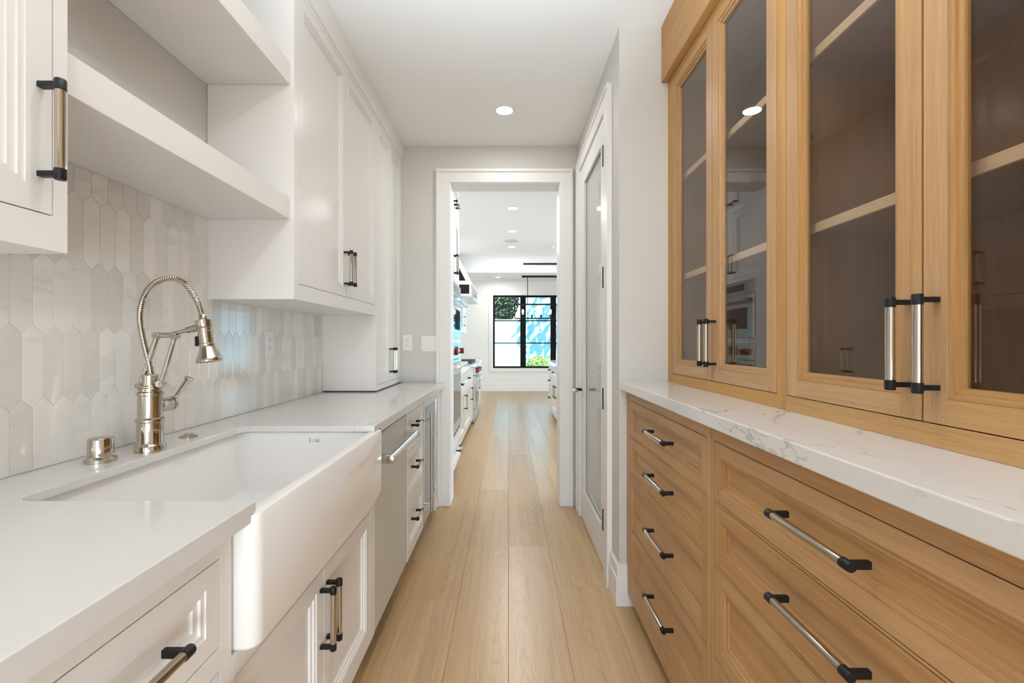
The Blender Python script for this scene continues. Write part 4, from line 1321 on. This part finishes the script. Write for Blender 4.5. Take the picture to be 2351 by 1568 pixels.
w_ = obj('worktop', MB().box(0.672, 1.90, 5.05, 7.96, 0.8585, 0.918), 'quartz', None, 0.003, origin=(1.28, 6.5, 0.918))
tag(w_, 'thick white slab on the kitchen island', 'worktop')

# ------------------------------------------------------------------ kitchen ceiling fittings
for x, y, lab in ((0.048, 5.19, 'kitchen recessed light nearest the doorway'), (0.051, 6.27, 'middle of three recessed lights in the kitchen ceiling'), (0.047, 7.31, 'kitchen recessed light closest to the beam, beyond the speaker')):
    downlight(x, y, ZK, lab, 14, 0.056)
downlight(-0.25, 10.75, ZK + 0.005, 'recessed light in the dining ceiling past the beam', 12, 0.056)
downlight(2.5, 5.6, ZK, 'recessed light over the hidden side of the kitchen island', 14, 0.056)
downlight(2.5, 7.3, ZK, 'recessed light over the hidden far side of the kitchen', 14, 0.056)
sp = thing('ceiling_speaker', (0.045, 6.87, ZK), 'round grey ceiling speaker between two kitchen recessed lights', 'speaker')
obj('rim', MB().prof((0.045, 6.87, ZK), (0, 0, -1), [(0.115, 0), (0.113, 0.004), (0.106, 0.004)], 36, 0, True, False), 'kwhite', sp)
obj('grille', MB().prof((0.045, 6.87, ZK - 0.001), (0, 0, -1), [(0.106, 0), (0.105, 0.002)], 36), 'grille', sp)
sd = obj('smoke_detector', MB().prof((0.69, 7.28, ZK), (0, 0, -1), [(0.055, 0), (0.055, 0.006), (0.045, 0.010), (0.035, 0.028), (0.030, 0.031)], 24), 'plastic', None, origin=(0.69, 7.28, ZK))
tag(sd, 'small white smoke detector on the kitchen ceiling near the beam', 'smoke detector')
sd = obj('sprinkler_cover', MB().prof((-0.495, 10.8, ZK + 0.005), (0, 0, -1), [(0.045, 0), (0.045, 0.005), (0.040, 0.008)], 20), 'grille', None, origin=(-0.495, 10.8, ZK))
tag(sd, 'small flat round cover on the dining ceiling', 'sprinkler')
sv = thing('slot_vent', (1.0, 8.05, 2.614), 'long black linear slot vent on the face of the beam', 'vent')
obj('frame', MB().box(0.26, 1.72, 8.040, 8.0495, 2.598, 2.630), 'black', sv)
obj('blade', MB().box(0.275, 1.705, 8.036, 8.040, 2.611, 2.616), 'iron', sv)
plate('wall_outlet', 'small white outlet on the kitchen end wall below the window', 'outlet', (0.75, YK, 0.295), 'y')
# linear chandelier
YC = 10.55; k_ = YC / F
ch = thing('chandelier', (1.05, YC, ZK), 'long black box-frame chandelier with bare bulbs before the kitchen window', 'chandelier')
cx0, cx1 = 0.147, 2.0
zt_, zb2 = H + (785 - 699) * k_, H + (785 - 731) * k_
obj('canopy', MB().box(0.31, 1.85, YC - 0.05, YC + 0.05, ZK - 0.030, ZK + 0.0045), 'black', ch)
for xx in (0.44, 1.70):
    obj('rod', MB().cyl((xx, YC, ZK - 0.03), (xx, YC, zt_), 0.009, 10), 'black', ch)
fr = MB(); t_ = 0.008
for yy in (YC - 0.13, YC + 0.13):
    for z in (zt_, zb2):
        fr.box(cx0, cx1, yy - t_, yy + t_, z - t_, z + t_)
    for xx in (cx0, cx1): fr.box(xx - t_, xx + t_, yy - t_, yy + t_, zb2, zt_)
for xx in (cx0, cx1):
    for z in (zt_, zb2): fr.box(xx - t_, xx + t_, YC - 0.13, YC + 0.13, z - t_, z + t_)
for z in (zt_, zb2): fr.box(cx0, cx1, YC - t_ * 1.4, YC + t_ * 1.4, z - t_, z + t_)
obj('box_frame', fr, 'black', ch)
for i in range(8):
    xx = 0.332 + i * 0.213
    so = obj('socket', MB().cyl((xx, YC, zb2), (xx, YC, zb2 + 0.09), 0.017, 12), 'black', ch)
    obj('bulb', MB().prof((xx, YC, zb2 + 0.085), (0, 0, 1), [(0.012, 0), (0.016, 0.012), (0.024, 0.05), (0.027, 0.075), (0.023, 0.105), (0.012, 0.125), (0.003, 0.132)], 14), 'bulb', so)

# ------------------------------------------------------------------ garden seen through the window
struct('ground', MB().box(-14, 16, YK + 0.17, 30, -0.35, -0.2), 'soil')
struct('wall_garden', MB().box(-8, 0.62, 15.0, 15.25, -0.3, 1.98), 'stucco', 'white garden wall with blue shade put in its colour, outside the kitchen window')
struct('wall_neighbour', MB().box(0.62, 9.0, 15.3, 15.6, -0.3, 6.0).box(0.60, 9.0, 15.26, 15.299, 0.42, 0.60), 'stucco', 'tall pale rendered wall rising behind the garden wall outside the window')

def leaf_cloud(n, c, r, size, seed, flat=None):
    rd = random.Random(seed); b = MB()
    for _ in range(n):
        while True:
            p = Vector((rd.uniform(-1, 1), rd.uniform(-1, 1), rd.uniform(-1, 1)))
            if 0.30 < p.length < 1.0: break
        p = Vector((c[0] + p.x * r[0], c[1] + p.y * r[1], c[2] + p.z * r[2]))
        d_ = Vector((rd.gauss(0, 1), rd.gauss(0, 1), rd.gauss(0, 1))).normalized()
        u = d_.orthogonal().normalized(); w = d_.cross(u)
        s_ = size * rd.uniform(0.6, 1.3)
        b.quad([p - u * s_, p + w * s_ * 0.45 + d_ * s_ * 0.15, p + u * s_, p - w * s_ * 0.45 + d_ * s_ * 0.15])
    return b
def tree(name, label, cat, x, y, base, crown, r, n, size, m, seed, group=None):
    t = thing(name, (x, y, base), label, cat, group)
    tr_ = MB().tube([(x, y, base), (x + 0.04, y, lerp(base, crown, 0.5)), (x, y + 0.03, crown)], [0.09, 0.07, 0.04], 10)
    for k in range(5):
        a = k * 2.4
        tr_.tube([(x, y, lerp(base, crown, 0.45 + 0.08 * k)), (x + math.cos(a) * r[0] * 0.6, y + math.sin(a) * r[1] * 0.6, crown + 0.1 * k)], [0.035, 0.012], 7)
    obj('trunk', tr_, 'bark', t)
    obj('crown', leaf_cloud(n, (x, y, crown), r, size, seed), m, t)
    return t
for i, (x, y) in enumerate(((-2.5, 16.6), (-0.55, 16.3))):
    tree('hedge_tree', ('dense dark green tree above the garden wall, behind the window edge', 'dense dark green tree above the garden wall, in the upper left window pane')[i], 'tree', x, y, -0.2, 2.9, (0.95, 0.6, 1.25), 9000, 0.07, 'leaf', 11 + i)
tree('garden_tree', 'feathery tree near the kitchen window whose shade falls on the pale wall', 'tree', 2.1, 13.1, -0.2, 4.3, (1.25, 0.8, 1.0), 210, 0.17, 'leaf', 31)
bu = thing('garden_bush', (0.95, 13.9, -0.2), 'bright green leafy bush at the foot of the pale wall outside', 'bush')
st_ = MB()
for k in range(7):
    st_.tube([(0.95 + 0.04 * (k - 3), 13.9, -0.2), (0.95 + 0.13 * (k - 3), 13.9 + 0.05 * ((k % 3) - 1), 0.35)], [0.014, 0.007], 6)
obj('stems', st_, 'bark', bu)
obj('foliage', leaf_cloud(6500, (0.95, 13.9, 0.32), (0.62, 0.35, 0.50), 0.032, 5), 'leaf2', bu)
